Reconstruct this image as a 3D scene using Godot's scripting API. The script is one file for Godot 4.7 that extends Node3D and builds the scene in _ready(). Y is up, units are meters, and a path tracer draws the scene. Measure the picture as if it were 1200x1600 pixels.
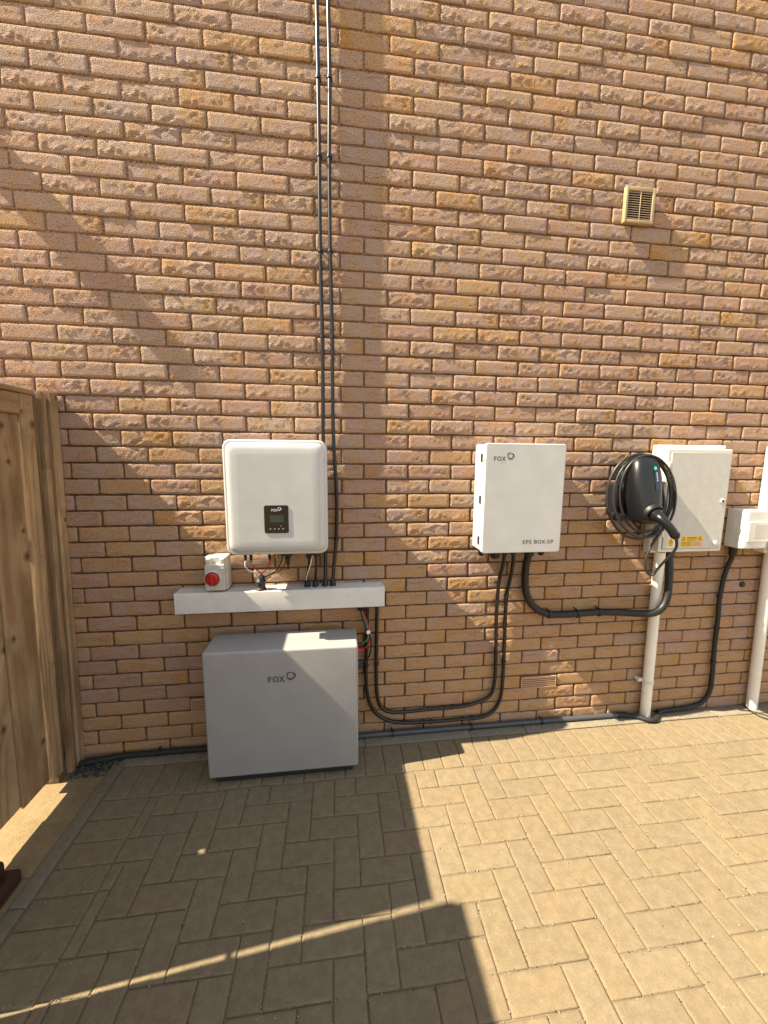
extends Node3D

# ---------------------------------------------------------------- mesh helpers
var taken := {}

func numbered(called: String) -> String:
	var n: int = taken.get(called, 0)
	taken[called] = n + 1
	return called if n == 0 else "%s_%03d" % [called, n]

func tag(o: Node, label: String, category := "", group := "", kind := "") -> void:
	if label: o.set_meta("label", label)
	if category: o.set_meta("category", category)
	if group: o.set_meta("group", group)
	if kind: o.set_meta("kind", kind)

func thing(called: String, label: String, category: String, at := Vector3.ZERO, group := "") -> Node3D:
	var o := Node3D.new()
	o.name = numbered(called)
	add_child(o)
	o.position = at
	tag(o, label, category, group)
	return o

# a named mesh under a thing (or a part); shapes are in world metres, so a child of a thing at its base is shifted back
func part(parent: Node3D, called: String, mesh: Mesh, m: Material, shift := true) -> MeshInstance3D:
	var o := MeshInstance3D.new()
	o.name = called
	o.mesh = mesh
	o.material_override = m
	o.cast_shadow = GeometryInstance3D.SHADOW_CASTING_SETTING_ON
	parent.add_child(o, true)
	if shift and parent.get_parent() == self:
		o.position = -parent.position
	return o

func begin(group := 0) -> SurfaceTool:
	var st := SurfaceTool.new()
	st.begin(Mesh.PRIMITIVE_TRIANGLES)
	st.set_smooth_group(group)
	return st

func tri(st: SurfaceTool, a: Vector3, b: Vector3, c: Vector3) -> void:   # anticlockwise seen from outside
	st.add_vertex(a); st.add_vertex(c); st.add_vertex(b)

func quad(st: SurfaceTool, a: Vector3, b: Vector3, c: Vector3, d: Vector3) -> void:
	tri(st, a, b, c); tri(st, a, c, d)

func done(st: SurfaceTool) -> ArrayMesh:
	st.generate_normals()
	return st.commit()

func loft(st: SurfaceTool, rings: Array, cap_a := true, cap_b := true) -> void:
	st.set_smooth_group(1)
	var n: int = rings[0].size()
	for k in rings.size() - 1:
		var a: PackedVector3Array = rings[k]
		var b: PackedVector3Array = rings[k + 1]
		for i in n:
			var j := (i + 1) % n
			quad(st, a[i], a[j], b[j], b[i])
	for e in 2:
		if not (cap_a if e == 0 else cap_b): continue
		var r: PackedVector3Array = rings[0] if e == 0 else rings[-1]
		var c := Vector3.ZERO
		for p in r: c += p
		c /= n
		st.set_smooth_group(2 + e)
		for i in n:
			if e == 0: tri(st, c, r[(i + 1) % n], r[i])
			else: tri(st, c, r[i], r[(i + 1) % n])

func rr(x0: float, x1: float, y0: float, y1: float, r: float, z: float, seg := 5) -> PackedVector3Array:
	var out := PackedVector3Array()
	r = minf(r, minf(x1 - x0, y1 - y0) * 0.499)
	for q in 4:
		var cx := x1 - r if q == 0 or q == 3 else x0 + r
		var cy := y1 - r if q < 2 else y0 + r
		for k in seg + 1:
			var a := PI / 2 * (q + float(k) / seg)
			out.append(Vector3(cx + r * cos(a), cy + r * sin(a), z))
	return out

# a plate with rounded corners in the plane of the wall, its front edge rounded by bev
func plate(st: SurfaceTool, x0: float, x1: float, y0: float, y1: float, z0: float, z1: float, r: float, bev := 0.002, steps := 3) -> void:
	var rings := [rr(x0, x1, y0, y1, r, z0), rr(x0, x1, y0, y1, r, z0 + 0.0004), rr(x0, x1, y0, y1, r, z1 - bev - 0.0004)]
	for k in steps + 1:
		var a := PI / 2 * k / steps
		var inset := bev * (1.0 - cos(a))
		rings.append(rr(x0 + inset, x1 - inset, y0 + inset, y1 - inset, maxf(r - inset, 0.0005), z1 - bev + bev * sin(a)))
	rings.append(rr(x0 + bev + 0.0006, x1 - bev - 0.0006, y0 + bev + 0.0006, y1 - bev - 0.0006, maxf(r - bev, 0.0005), z1))
	loft(st, rings)

func plate_mesh(x0: float, x1: float, y0: float, y1: float, z0: float, z1: float, r: float, bev := 0.002, steps := 3) -> ArrayMesh:
	var st := begin()
	plate(st, x0, x1, y0, y1, z0, z1, r, bev, steps)
	return done(st)

# a box with every edge rounded
func rbox(st: SurfaceTool, lo: Vector3, hi: Vector3, r: float, steps := 3) -> void:
	var c := (lo + hi) / 2
	var h := (hi - lo) / 2
	r = minf(r, minf(h.x, minf(h.y, h.z)) * 0.98)
	st.set_smooth_group(1)
	for axis in 3:
		for side in [-1.0, 1.0]:
			var u := (axis + 1) % 3
			var v := (axis + 2) % 3
			var su := []
			var sv := []
			for k in steps + 1: su.append(-h[u] + r * k / steps); sv.append(-h[v] + r * k / steps)
			for k in steps + 1: su.append(h[u] - r + r * k / steps); sv.append(h[v] - r + r * k / steps)
			var grid := []
			for a in su:
				var row := []
				for b in sv:
					var p := Vector3.ZERO
					p[axis] = side * h[axis]; p[u] = a; p[v] = b
					var q := Vector3(clampf(p.x, -h.x + r, h.x - r), clampf(p.y, -h.y + r, h.y - r), clampf(p.z, -h.z + r, h.z - r))
					row.append(c + q + (p - q).normalized() * r)
				grid.append(row)
			for i in su.size() - 1:
				for j in sv.size() - 1:
					if side > 0: quad(st, grid[i][j], grid[i + 1][j], grid[i + 1][j + 1], grid[i][j + 1])
					else: quad(st, grid[i][j], grid[i][j + 1], grid[i + 1][j + 1], grid[i + 1][j])

func rbox_mesh(lo: Vector3, hi: Vector3, r: float, steps := 3) -> ArrayMesh:
	var st := begin()
	rbox(st, lo, hi, r, steps)
	return done(st)

func cylinder(st: SurfaceTool, a: Vector3, b: Vector3, ra: float, rb: float, sides := 16) -> void:
	var d := (b - a).normalized()
	var u := d.cross(Vector3.UP if absf(d.y) < 0.9 else Vector3.RIGHT).normalized()
	var v := d.cross(u)
	var r0 := PackedVector3Array()
	var r1 := PackedVector3Array()
	for i in sides:
		var t := TAU * i / sides
		var w := u * cos(t) + v * sin(t)
		r0.append(a + w * ra); r1.append(b + w * rb)
	loft(st, [r0, r1])

# a turned shape along an axis: list of [distance along, radius]
func turned(st: SurfaceTool, from: Vector3, dir: Vector3, prof: Array, sides := 16) -> void:
	var d := dir.normalized()
	var u := d.cross(Vector3.UP if absf(d.y) < 0.9 else Vector3.RIGHT).normalized()
	var v := d.cross(u)
	var rings := []
	for p in prof:
		var r := PackedVector3Array()
		for i in sides:
			var t := TAU * i / sides
			r.append(from + d * p[0] + (u * cos(t) + v * sin(t)) * p[1])
		rings.append(r)
	loft(st, rings)

func smooth_path(pts: Array, step := 0.012) -> PackedVector3Array:
	var c := Curve3D.new()
	c.bake_interval = step
	for i in pts.size():
		var p: Vector3 = pts[i]
		var a: Vector3 = pts[maxi(i - 1, 0)]
		var b: Vector3 = pts[mini(i + 1, pts.size() - 1)]
		var t := (b - a).normalized() if a != b else Vector3.ZERO
		c.add_point(p, -t * p.distance_to(a) * 0.34, t * p.distance_to(b) * 0.34)
	return c.get_baked_points()

func tube(st: SurfaceTool, pts: Array, r: float, sides := 10, step := 0.012, rib := 0.0) -> void:
	var path := smooth_path(pts, step)
	var n := path.size()
	var u := Vector3.ZERO
	var rings := []
	for i in n:
		var d := (path[mini(i + 1, n - 1)] - path[maxi(i - 1, 0)]).normalized()
		if u == Vector3.ZERO: u = d.cross(Vector3(0.31, 0.2, 0.93)).normalized()
		u = (u - d * u.dot(d)).normalized()
		var v := d.cross(u)
		var rad := r + (rib if i % 2 == 0 else -rib)
		var ring := PackedVector3Array()
		for k in sides:
			var t := TAU * k / sides
			ring.append(path[i] + (u * cos(t) + v * sin(t)) * rad)
		rings.append(ring)
	loft(st, rings)

func tube_mesh(pts: Array, r: float, sides := 10, step := 0.012, rib := 0.0) -> ArrayMesh:
	var st := begin()
	tube(st, pts, r, sides, step, rib)
	return done(st)

func along(list: Array, z: float) -> Array:   # [x, y, (z)] rows to points
	var out := []
	for p in list: out.append(Vector3(p[0], p[1], p[2] if p.size() > 2 else z))
	return out

func lettering(parent: Node3D, called: String, words: String, at: Vector3, cap: float, width: float, m: Material, turn := Vector3.ZERO) -> MeshInstance3D:
	var f := SystemFont.new()
	f.font_names = PackedStringArray(["Droid Sans"])
	f.font_weight = 700
	var t := TextMesh.new()
	t.font = f
	t.text = words
	t.font_size = 64
	t.pixel_size = 0.001
	t.depth = 0.001
	t.curve_step = 1.0
	var box := t.get_aabb()
	t.horizontal_alignment = HORIZONTAL_ALIGNMENT_CENTER
	t.vertical_alignment = VERTICAL_ALIGNMENT_CENTER
	box = t.get_aabb()
	var o := part(parent, called, t, m, false)
	o.scale = Vector3(width / maxf(box.size.x, 1e-5), cap / maxf(box.size.y, 1e-5), 0.8)
	var off := at - (parent.position if parent.get_parent() == self else Vector3.ZERO)
	var c := box.get_center()
	o.rotation = turn
	o.position = off - Basis.from_euler(turn) * Vector3(c.x * o.scale.x, c.y * o.scale.y, 0)
	return o

# the ring emblem: a rounded three-sided ring, thicker at one side
func emblem(parent: Node3D, at: Vector3, size: float, m: Material) -> void:
	var st := begin(-1)
	var n := 40
	var outer := []
	var inner := []
	for i in n:
		var t := TAU * i / n
		var ro := size * 0.5 * (1.0 + 0.10 * cos(3.0 * t - 0.75))
		var ri := size * 0.335 * (1.0 + 0.05 * cos(3.0 * t + 0.4))
		outer.append(Vector3(cos(t) * ro * 1.06, sin(t) * ro, 0) + at)
		inner.append(Vector3(cos(t) * ri * 1.04 - size * 0.03, sin(t) * ri + size * 0.035, 0) + at)
	var f := Vector3(0, 0, 0.0008)
	for i in n:
		var j := (i + 1) % n
		quad(st, inner[i] + f, outer[i] + f, outer[j] + f, inner[j] + f)
		quad(st, outer[i], outer[j], outer[j] + f, outer[i] + f)
		quad(st, inner[j], inner[i], inner[i] + f, inner[j] + f)
	part(parent, "emblem", done(st), m)

# ---------------------------------------------------------------- materials
func lin(r: float, g: float, b: float) -> Color:
	return Color(r, g, b).linear_to_srgb()

func mat(c: Color, rough := 0.6, spec := 0.5, metal := 0.0) -> StandardMaterial3D:
	var m := StandardMaterial3D.new()
	m.albedo_color = c
	m.roughness = rough
	m.metallic_specular = spec
	m.metallic = metal
	return m

func noise(s: int, f: float, oct := 4, type := FastNoiseLite.TYPE_SIMPLEX_SMOOTH) -> FastNoiseLite:
	var n := FastNoiseLite.new()
	n.seed = s
	n.noise_type = type
	n.frequency = f
	n.fractal_type = FastNoiseLite.FRACTAL_FBM
	n.fractal_octaves = oct
	return n

func triplanar(m: StandardMaterial3D, size: float, world := true) -> void:
	m.uv1_triplanar = true
	m.uv1_world_triplanar = world
	m.uv1_scale = Vector3.ONE / size

func image_from(w: int, h: int, data: PackedByteArray, channels := 3) -> ImageTexture:
	return ImageTexture.create_from_image(Image.create_from_data(w, h, false, Image.FORMAT_RGB8 if channels == 3 else Image.FORMAT_L8, data))

func grain_texture(s: int, size: int, f: float, low: float, high: float, contrast := 1.0) -> ImageTexture:
	var n := noise(s, f, 5)
	var im := n.get_seamless_image(size, size, false, false, 0.15, true)
	im.convert(Image.FORMAT_L8)
	var d := im.get_data()
	for i in d.size():
		var v := clampf((d[i] / 255.0 - 0.5) * contrast + 0.5, 0.0, 1.0)
		d[i] = int(255.0 * lerpf(low, high, v))
	return image_from(size, size, d, 1)

var M := {}

# ---------------------------------------------------------------- bricks
const BW := 512      # one brick in the atlas, pixels
const BH := 160
const COLS := 4
const ROWS := 4
const BL := 0.2165   # a brick's face, metres
const BT := 0.0668
var crease_noise: FastNoiseLite
var warp_noise: FastNoiseLite
var fine_noise: FastNoiseLite
var lump_noise: FastNoiseLite
var brick_style := []

func brick_low(k: int, u: float, v: float) -> float:   # the relief of folded clay, about -1 to 1; u, v in millimetres
	var s: Array = brick_style[k]
	var ox := k * 911.0
	var w1 := warp_noise.get_noise_2d(u + ox, v * 1.4)
	var arc: float = s[1] * pow((u - 108.0 - s[3]) / 108.0, 2.0)
	var vv := v + arc + 9.0 * w1
	var c := crease_noise.get_noise_2d(u * 0.36 + ox + 12.0 * w1, vv * 2.9 + s[2])
	var ridge := 1.0 - 2.0 * pow(absf(c), 0.55)
	var lump := lump_noise.get_noise_2d(u + ox, v * 1.3 + 77.0)
	# the long fold that a thrown clot leaves
	var fold: float = (vv - s[4]) / 5.0
	var lip: float = tanh(fold * 1.6) * exp(-fold * fold * 0.05) * s[5]
	# folds where the wet clot was thrown: curved lips, each with finer laminae beside it
	var folds := 0.0
	for fo: Array in s[7]:
		var q: float = (u - fo[0]) / fo[1]
		if absf(q) >= 1.0: continue
		var d: float = v - fo[2] - fo[3] * q * q - fo[5] * q + 7.0 * w1
		if d > 26.0 or d < -14.0: continue
		var fade: float = (1.0 - q * q) * fo[4]
		folds += fade * ((exp(-d / 6.0) if d > 0.0 else -0.9 * exp(d / 3.0)) + 0.45 * sin(d * 1.15 + 2.0 * w1) * exp(-absf(d) / 9.0))
	return s[0] * ridge * 0.42 + lump * 0.28 + folds * 1.75 + lip * 0.12

func make_brick_maps() -> void:
	crease_noise = noise(11, 0.030, 3)
	warp_noise = noise(12, 0.018, 2)
	fine_noise = noise(13, 0.20, 3)
	lump_noise = noise(14, 0.035, 2)
	var rng := RandomNumberGenerator.new()
	rng.seed = 5
	for k in COLS * ROWS:
		var strong := [0.25, 0.95, 0.6, 1.0, 0.45, 0.8, 0.3, 0.9][k % 8] as float
		brick_style.append([strong, rng.randf_range(-16.0, 20.0), rng.randf() * 500.0, rng.randf_range(-30, 30), rng.randf_range(12, 52), (rng.randf_range(0.4, 1.1) if k % 3 != 0 else 0.1) * signf(rng.randf() - 0.4), rng.randf_range(-1.0, 1.0), []])
		var folds := rng.randi_range(2, 5) if strong > 0.4 else rng.randi_range(1, 2)
		for f in folds:
			var low_corner := rng.randf() < 0.65
			brick_style[k][7].append([rng.randf_range(10, 70) if rng.randf() < 0.5 else rng.randf_range(130, 205), rng.randf_range(35, 95), rng.randf_range(6, 24) if low_corner else rng.randf_range(24, 56), rng.randf_range(6, 26) * (1.0 if low_corner or rng.randf() < 0.6 else -1.0), rng.randf_range(0.6, 1.15) * lerpf(0.5, 1.0, strong), rng.randf_range(-12, 12)])
	var W := BW * COLS
	var H := BH * ROWS
	var hd := PackedByteArray(); hd.resize(W * H)
	var cd := PackedByteArray(); cd.resize(W * H * 3)
	for k in COLS * ROWS:
		var x0 := (k % COLS) * BW
		var y0 := (k / COLS) * BH
		for y in BH:
			var v := 65.5 * (1.0 - (y + 0.5) / BH)
			for x in BW:
				var u := 215.5 * (x + 0.5) / BW
				var low := brick_low(k, u, v)
				var fine := fine_noise.get_noise_2d(u * 0.95 + k * 333.0, v * 1.05)
				var pit := fine_noise.get_noise_2d(u * 0.55 + k * 71.0, v * 0.55 + 500.0)
				var mid := lump_noise.get_noise_2d(u * 4.6 + k * 19.0, v * 5.4)
				var h := 0.48 + 0.15 * low + 0.23 * fine + 0.15 * mid
				if pit < -0.42: h -= 0.16
				var at := (y0 + y) * W + x0 + x
				hd[at] = int(255.0 * clampf(h, 0.0, 1.0))
				var t := 0.93 + 0.09 * fine + 0.05 * clampf(low, -2.0, 1.0)  # hollows of the folds darkened: shade painted into the brick colour
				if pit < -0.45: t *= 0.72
				var sand := 0.0
				if k == 7 or k == 12:      # an end or a flank burnt to ochre
					var far := Vector2((u - (190.0 if k % 2 == 0 else 20.0)) / 85.0, (v - 30.0) / 60.0).length()
					sand = clampf(1.25 - far + 1.1 * warp_noise.get_noise_2d(u * 0.8 + k * 57.0, v + 900.0), 0.0, 1.0) * 0.42
				else: sand = clampf(0.10 + 0.7 * warp_noise.get_noise_2d(u * 0.5 + k * 57.0, v * 0.8 + 900.0), 0.0, 0.22)
				cd[at * 3] = int(255.0 * clampf(t * lerpf(1.0, 1.04, sand), 0.0, 1.0))
				cd[at * 3 + 1] = int(255.0 * clampf(t * lerpf(1.0, 0.90, sand), 0.0, 1.0))
				cd[at * 3 + 2] = int(255.0 * clampf(t * lerpf(1.0, 0.52, sand), 0.0, 1.0))
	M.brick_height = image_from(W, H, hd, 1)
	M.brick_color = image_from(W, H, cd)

func brick_grid(n: int, length: float) -> Array:
	var out := [0.0, 0.0014, 0.0036]
	for i in range(1, n): out.append(0.0036 + (length - 0.0072) * i / n)
	out.append_array([length - 0.0036, length - 0.0014, length])
	return out

func brick_mesh(k: int, nx: int, ny: int, s: int) -> ArrayMesh:
	var gx := brick_grid(nx, BL)
	var gy := brick_grid(ny, BT)
	var edge := noise(100 + s, 22.0, 3)
	var st := begin(1)
	var P := []
	var U := []
	var tx := float(k % COLS) / COLS
	var ty := float(k / COLS) / ROWS
	for j in gy.size():
		var row := []
		var uvs := []
		for i in gx.size():
			var x: float = gx[i]
			var y: float = gy[j]
			var e := minf(minf(x, BL - x), minf(y, BT - y))
			var z := 0.0016 * brick_low(k, x * 1000.0, y * 1000.0)
			var corner := maxf(0.0, 0.0055 - Vector2(minf(x, BL - x), minf(y, BT - y)).length())
			if e < 0.0037: z -= 0.0030 * pow(1.0 - e / 0.0037, 2.0)
			z -= corner * 0.25
			var px := x + (0.0022 * edge.get_noise_2d(y, 3.0 + (0.0 if x < BL / 2 else 9.0)) if i == 0 or i == gx.size() - 1 else 0.0)
			var py := y + (0.0024 * edge.get_noise_2d(x * 0.6, 5.0 + (0.0 if y < BT / 2 else 9.0)) if j == 0 or j == gy.size() - 1 else 0.0)
			px += corner * 0.25 * (1.0 if x < BL / 2 else -1.0)
			py += corner * 0.25 * (1.0 if y < BT / 2 else -1.0)
			row.append(Vector3(px - BL / 2, py - BT / 2, z))
			uvs.append(Vector2(tx + (0.006 + 0.988 * x / BL) / COLS, ty + (0.008 + 0.984 * (1.0 - y / BT)) / ROWS))
		P.append(row); U.append(uvs)
	var put := func(j: int, i: int, back: bool):
		st.set_uv(U[j][i])
		st.add_vertex(P[j][i] + (Vector3(0, 0, -0.022 - P[j][i].z) if back else Vector3.ZERO))
	var nxv := gx.size()
	var nyv := gy.size()
	for j in nyv - 1:
		for i in nxv - 1:
			for c in [[j, i], [j + 1, i + 1], [j, i + 1], [j, i], [j + 1, i], [j + 1, i + 1]]: put.call(c[0], c[1], false)
	var loop := []
	for i in nxv - 1: loop.append([0, i])
	for j in nyv - 1: loop.append([j, nxv - 1])
	for i in nxv - 1: loop.append([nyv - 1, nxv - 1 - i])
	for j in nyv - 1: loop.append([nyv - 1 - j, 0])
	for a in loop.size():
		var p: Array = loop[a]
		var q: Array = loop[(a + 1) % loop.size()]
		put.call(p[0], p[1], false); put.call(q[0], q[1], true); put.call(p[0], p[1], true)
		put.call(p[0], p[1], false); put.call(q[0], q[1], false); put.call(q[0], q[1], true)
	st.generate_normals()
	return st.commit()

func make_wall(eye: Vector3) -> void:
	var wall := thing("brick_wall", "tall buff brick wall in stretcher bond with brown recessed mortar", "wall")
	var mortar := begin(-1)
	var mm := mat(lin(0.108, 0.062, 0.034), 0.95, 0.3)
	mm.heightmap_enabled = true
	mm.heightmap_texture = grain_texture(31, 256, 0.03, 0.0, 1.0, 1.6)
	mm.heightmap_scale = 0.12
	triplanar(mm, 0.12)
	rbox(mortar, Vector3(-3.2, -0.12, -0.13), Vector3(4.4, 4.62, -0.0092), 0.001, 1)
	part(wall, "mortar", done(mortar), mm)
	# mixed brick tints; the warm ones also paint in light bounced from the paving
	var tints := [
		lin(0.478, 0.329, 0.247), lin(0.486, 0.336, 0.253), lin(0.469, 0.318, 0.236), lin(0.481, 0.321, 0.240), lin(0.464, 0.318, 0.244), lin(0.488, 0.339, 0.247),
		lin(0.478, 0.311, 0.231), lin(0.466, 0.301, 0.226), lin(0.481, 0.316, 0.239), lin(0.449, 0.288, 0.217),
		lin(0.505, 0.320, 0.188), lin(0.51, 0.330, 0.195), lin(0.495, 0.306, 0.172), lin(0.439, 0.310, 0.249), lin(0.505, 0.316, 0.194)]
	var mats := []
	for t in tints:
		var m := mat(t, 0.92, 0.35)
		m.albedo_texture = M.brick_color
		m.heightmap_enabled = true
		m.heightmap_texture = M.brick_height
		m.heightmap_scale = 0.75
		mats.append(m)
	var meshes := []
	var coarse := []
	for k in COLS * ROWS:
		meshes.append(brick_mesh(k, 20, 6, k))
		coarse.append(brick_mesh(k, 8, 3, k))
	var rng := RandomNumberGenerator.new()
	rng.seed = 21
	var patch := noise(8, 0.5, 2)
	var list := []
	for r in range(-11, 46):
		var y := 3.33 - 0.075 * r
		for c in range(-22, 36):
			if posmod(c + r, 2) == 0: continue      # a brick's left joint
			if r == 41 and (c == 10 or c == -6): continue      # air bricks sit here
			var x := c * 0.1125 + 0.1125
			if x < -2.35 or x > 3.85: continue
			var p := Vector3(x, y, 0)
			# tint: beige above, pinker between, warmer low down as painted bounce from the paving
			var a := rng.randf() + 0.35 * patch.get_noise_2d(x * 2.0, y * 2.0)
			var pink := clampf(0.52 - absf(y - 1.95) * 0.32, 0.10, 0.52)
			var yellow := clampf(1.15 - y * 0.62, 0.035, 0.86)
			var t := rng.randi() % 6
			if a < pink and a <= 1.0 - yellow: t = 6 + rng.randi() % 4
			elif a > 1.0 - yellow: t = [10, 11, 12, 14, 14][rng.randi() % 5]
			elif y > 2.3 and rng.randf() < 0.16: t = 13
			var k := rng.randi() % (COLS * ROWS)
			var turn := Vector3(rng.randf_range(-0.012, 0.012), rng.randf_range(-0.006, 0.006), (PI if rng.randf() < 0.4 else 0.0) + rng.randf_range(-0.006, 0.006))
			p += Vector3(rng.randf_range(-0.0012, 0.0012), rng.randf_range(-0.0012, 0.0012), rng.randf_range(-0.0022, 0.0018))
			var d := p - eye
			var seen := -d.z > 0.3 and x > -1.75 and x < 3.2 and y < 3.75
			if x < -1.22 and y < 1.75: seen = false
			for b in [[-0.5, 0.15, 0.95, 1.6], [-0.56, 0.24, -0.1, 0.68], [0.75, 1.25, 0.96, 1.5], [1.75, 2.3, 0.96, 1.5], [-0.72, 0.4, 0.73, 0.86]]:
				if x > b[0] + 0.05 and x < b[1] - 0.05 and y > b[2] and y < b[3]: seen = false
			var share := absf(d.z) / pow(d.length(), 3.0) if seen else 0.0
			list.append([share, p, turn, k, t])
	list.sort_custom(func(a, b): return a[0] > b[0])
	var rest := []
	for t in tints: rest.append(null)
	for i in list.size():
		var b: Array = list[i]
		if i < 300:
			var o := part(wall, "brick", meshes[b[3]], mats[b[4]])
			o.position = b[1]
			o.rotation = b[2]
		else:
			if rest[b[4]] == null:
				rest[b[4]] = SurfaceTool.new()
				rest[b[4]].begin(Mesh.PRIMITIVE_TRIANGLES)
			var st: SurfaceTool = rest[b[4]]
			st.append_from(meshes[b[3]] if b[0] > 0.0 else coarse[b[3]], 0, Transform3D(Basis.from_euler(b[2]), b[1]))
	var whole := ArrayMesh.new()
	for t in tints.size():
		if rest[t] == null: continue
		rest[t].commit(whole)
		whole.surface_set_material(whole.get_surface_count() - 1, mats[t])
	var o := MeshInstance3D.new()
	o.name = "brick_field"
	o.mesh = whole
	o.set_meta("kind", "stuff")
	wall.add_child(o, true)
	# terracotta air bricks, one course high
	var clay := mat(lin(0.44, 0.27, 0.16), 0.85, 0.4)
	clay.heightmap_enabled = true
	clay.heightmap_texture = mm.heightmap_texture
	clay.heightmap_scale = 0.05
	triplanar(clay, 0.15)
	var dark := mat(lin(0.05, 0.03, 0.02), 0.95, 0.2)
	for x0 in [1.131, -0.672]:
		var x1: float = x0 + 0.215
		var f := begin()
		rbox(f, Vector3(x0, 0.2115, -0.03), Vector3(x0 + 0.006, 0.2805, 0.001), 0.0015, 2)
		rbox(f, Vector3(x1 - 0.006, 0.2115, -0.03), Vector3(x1, 0.2805, 0.001), 0.0015, 2)
		rbox(f, Vector3(x0, 0.2735, -0.03), Vector3(x1, 0.281, 0.0015), 0.0015, 2)
		rbox(f, Vector3(x0, 0.211, -0.03), Vector3(x1, 0.218, 0.0015), 0.0015, 2)
		var ab := part(wall, "air_brick", done(f), clay)
		for s in 5:
			var y := 0.2235 + s * 0.0113
			part(ab, "slat", rbox_mesh(Vector3(x0 + 0.0055, y, -0.02), Vector3(x1 - 0.0055, y + 0.0055, 0.0005), 0.0012, 2), clay, false)

# ---------------------------------------------------------------- paving
func paver_mesh(w: float, d: float, s: int) -> ArrayMesh:   # a concrete block, its top at y = 0, centred
	var rng := RandomNumberGenerator.new()
	rng.seed = 900 + s
	var st := begin()
	var rings := []
	var jit := []
	for i in 24: jit.append(Vector3(rng.randf_range(-0.0011, 0.0011), 0, rng.randf_range(-0.0011, 0.0011)))
	for lev in [[0.0, -0.05], [0.0, -0.0045], [0.0012, -0.0015], [0.0042, 0.0], [0.0075, 0.0004]]:
		var e: float = lev[0]
		var r := rr(-w / 2 + e, w / 2 - e, -d / 2 + e, d / 2 - e, 0.0035, 0.0, 2)
		var out := PackedVector3Array()
		for i in r.size(): out.append(Vector3(r[i].x, lev[1], -r[i].y) + jit[i / 3])
		rings.append(out)
	loft(st, rings, false, true)
	return done(st)

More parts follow.
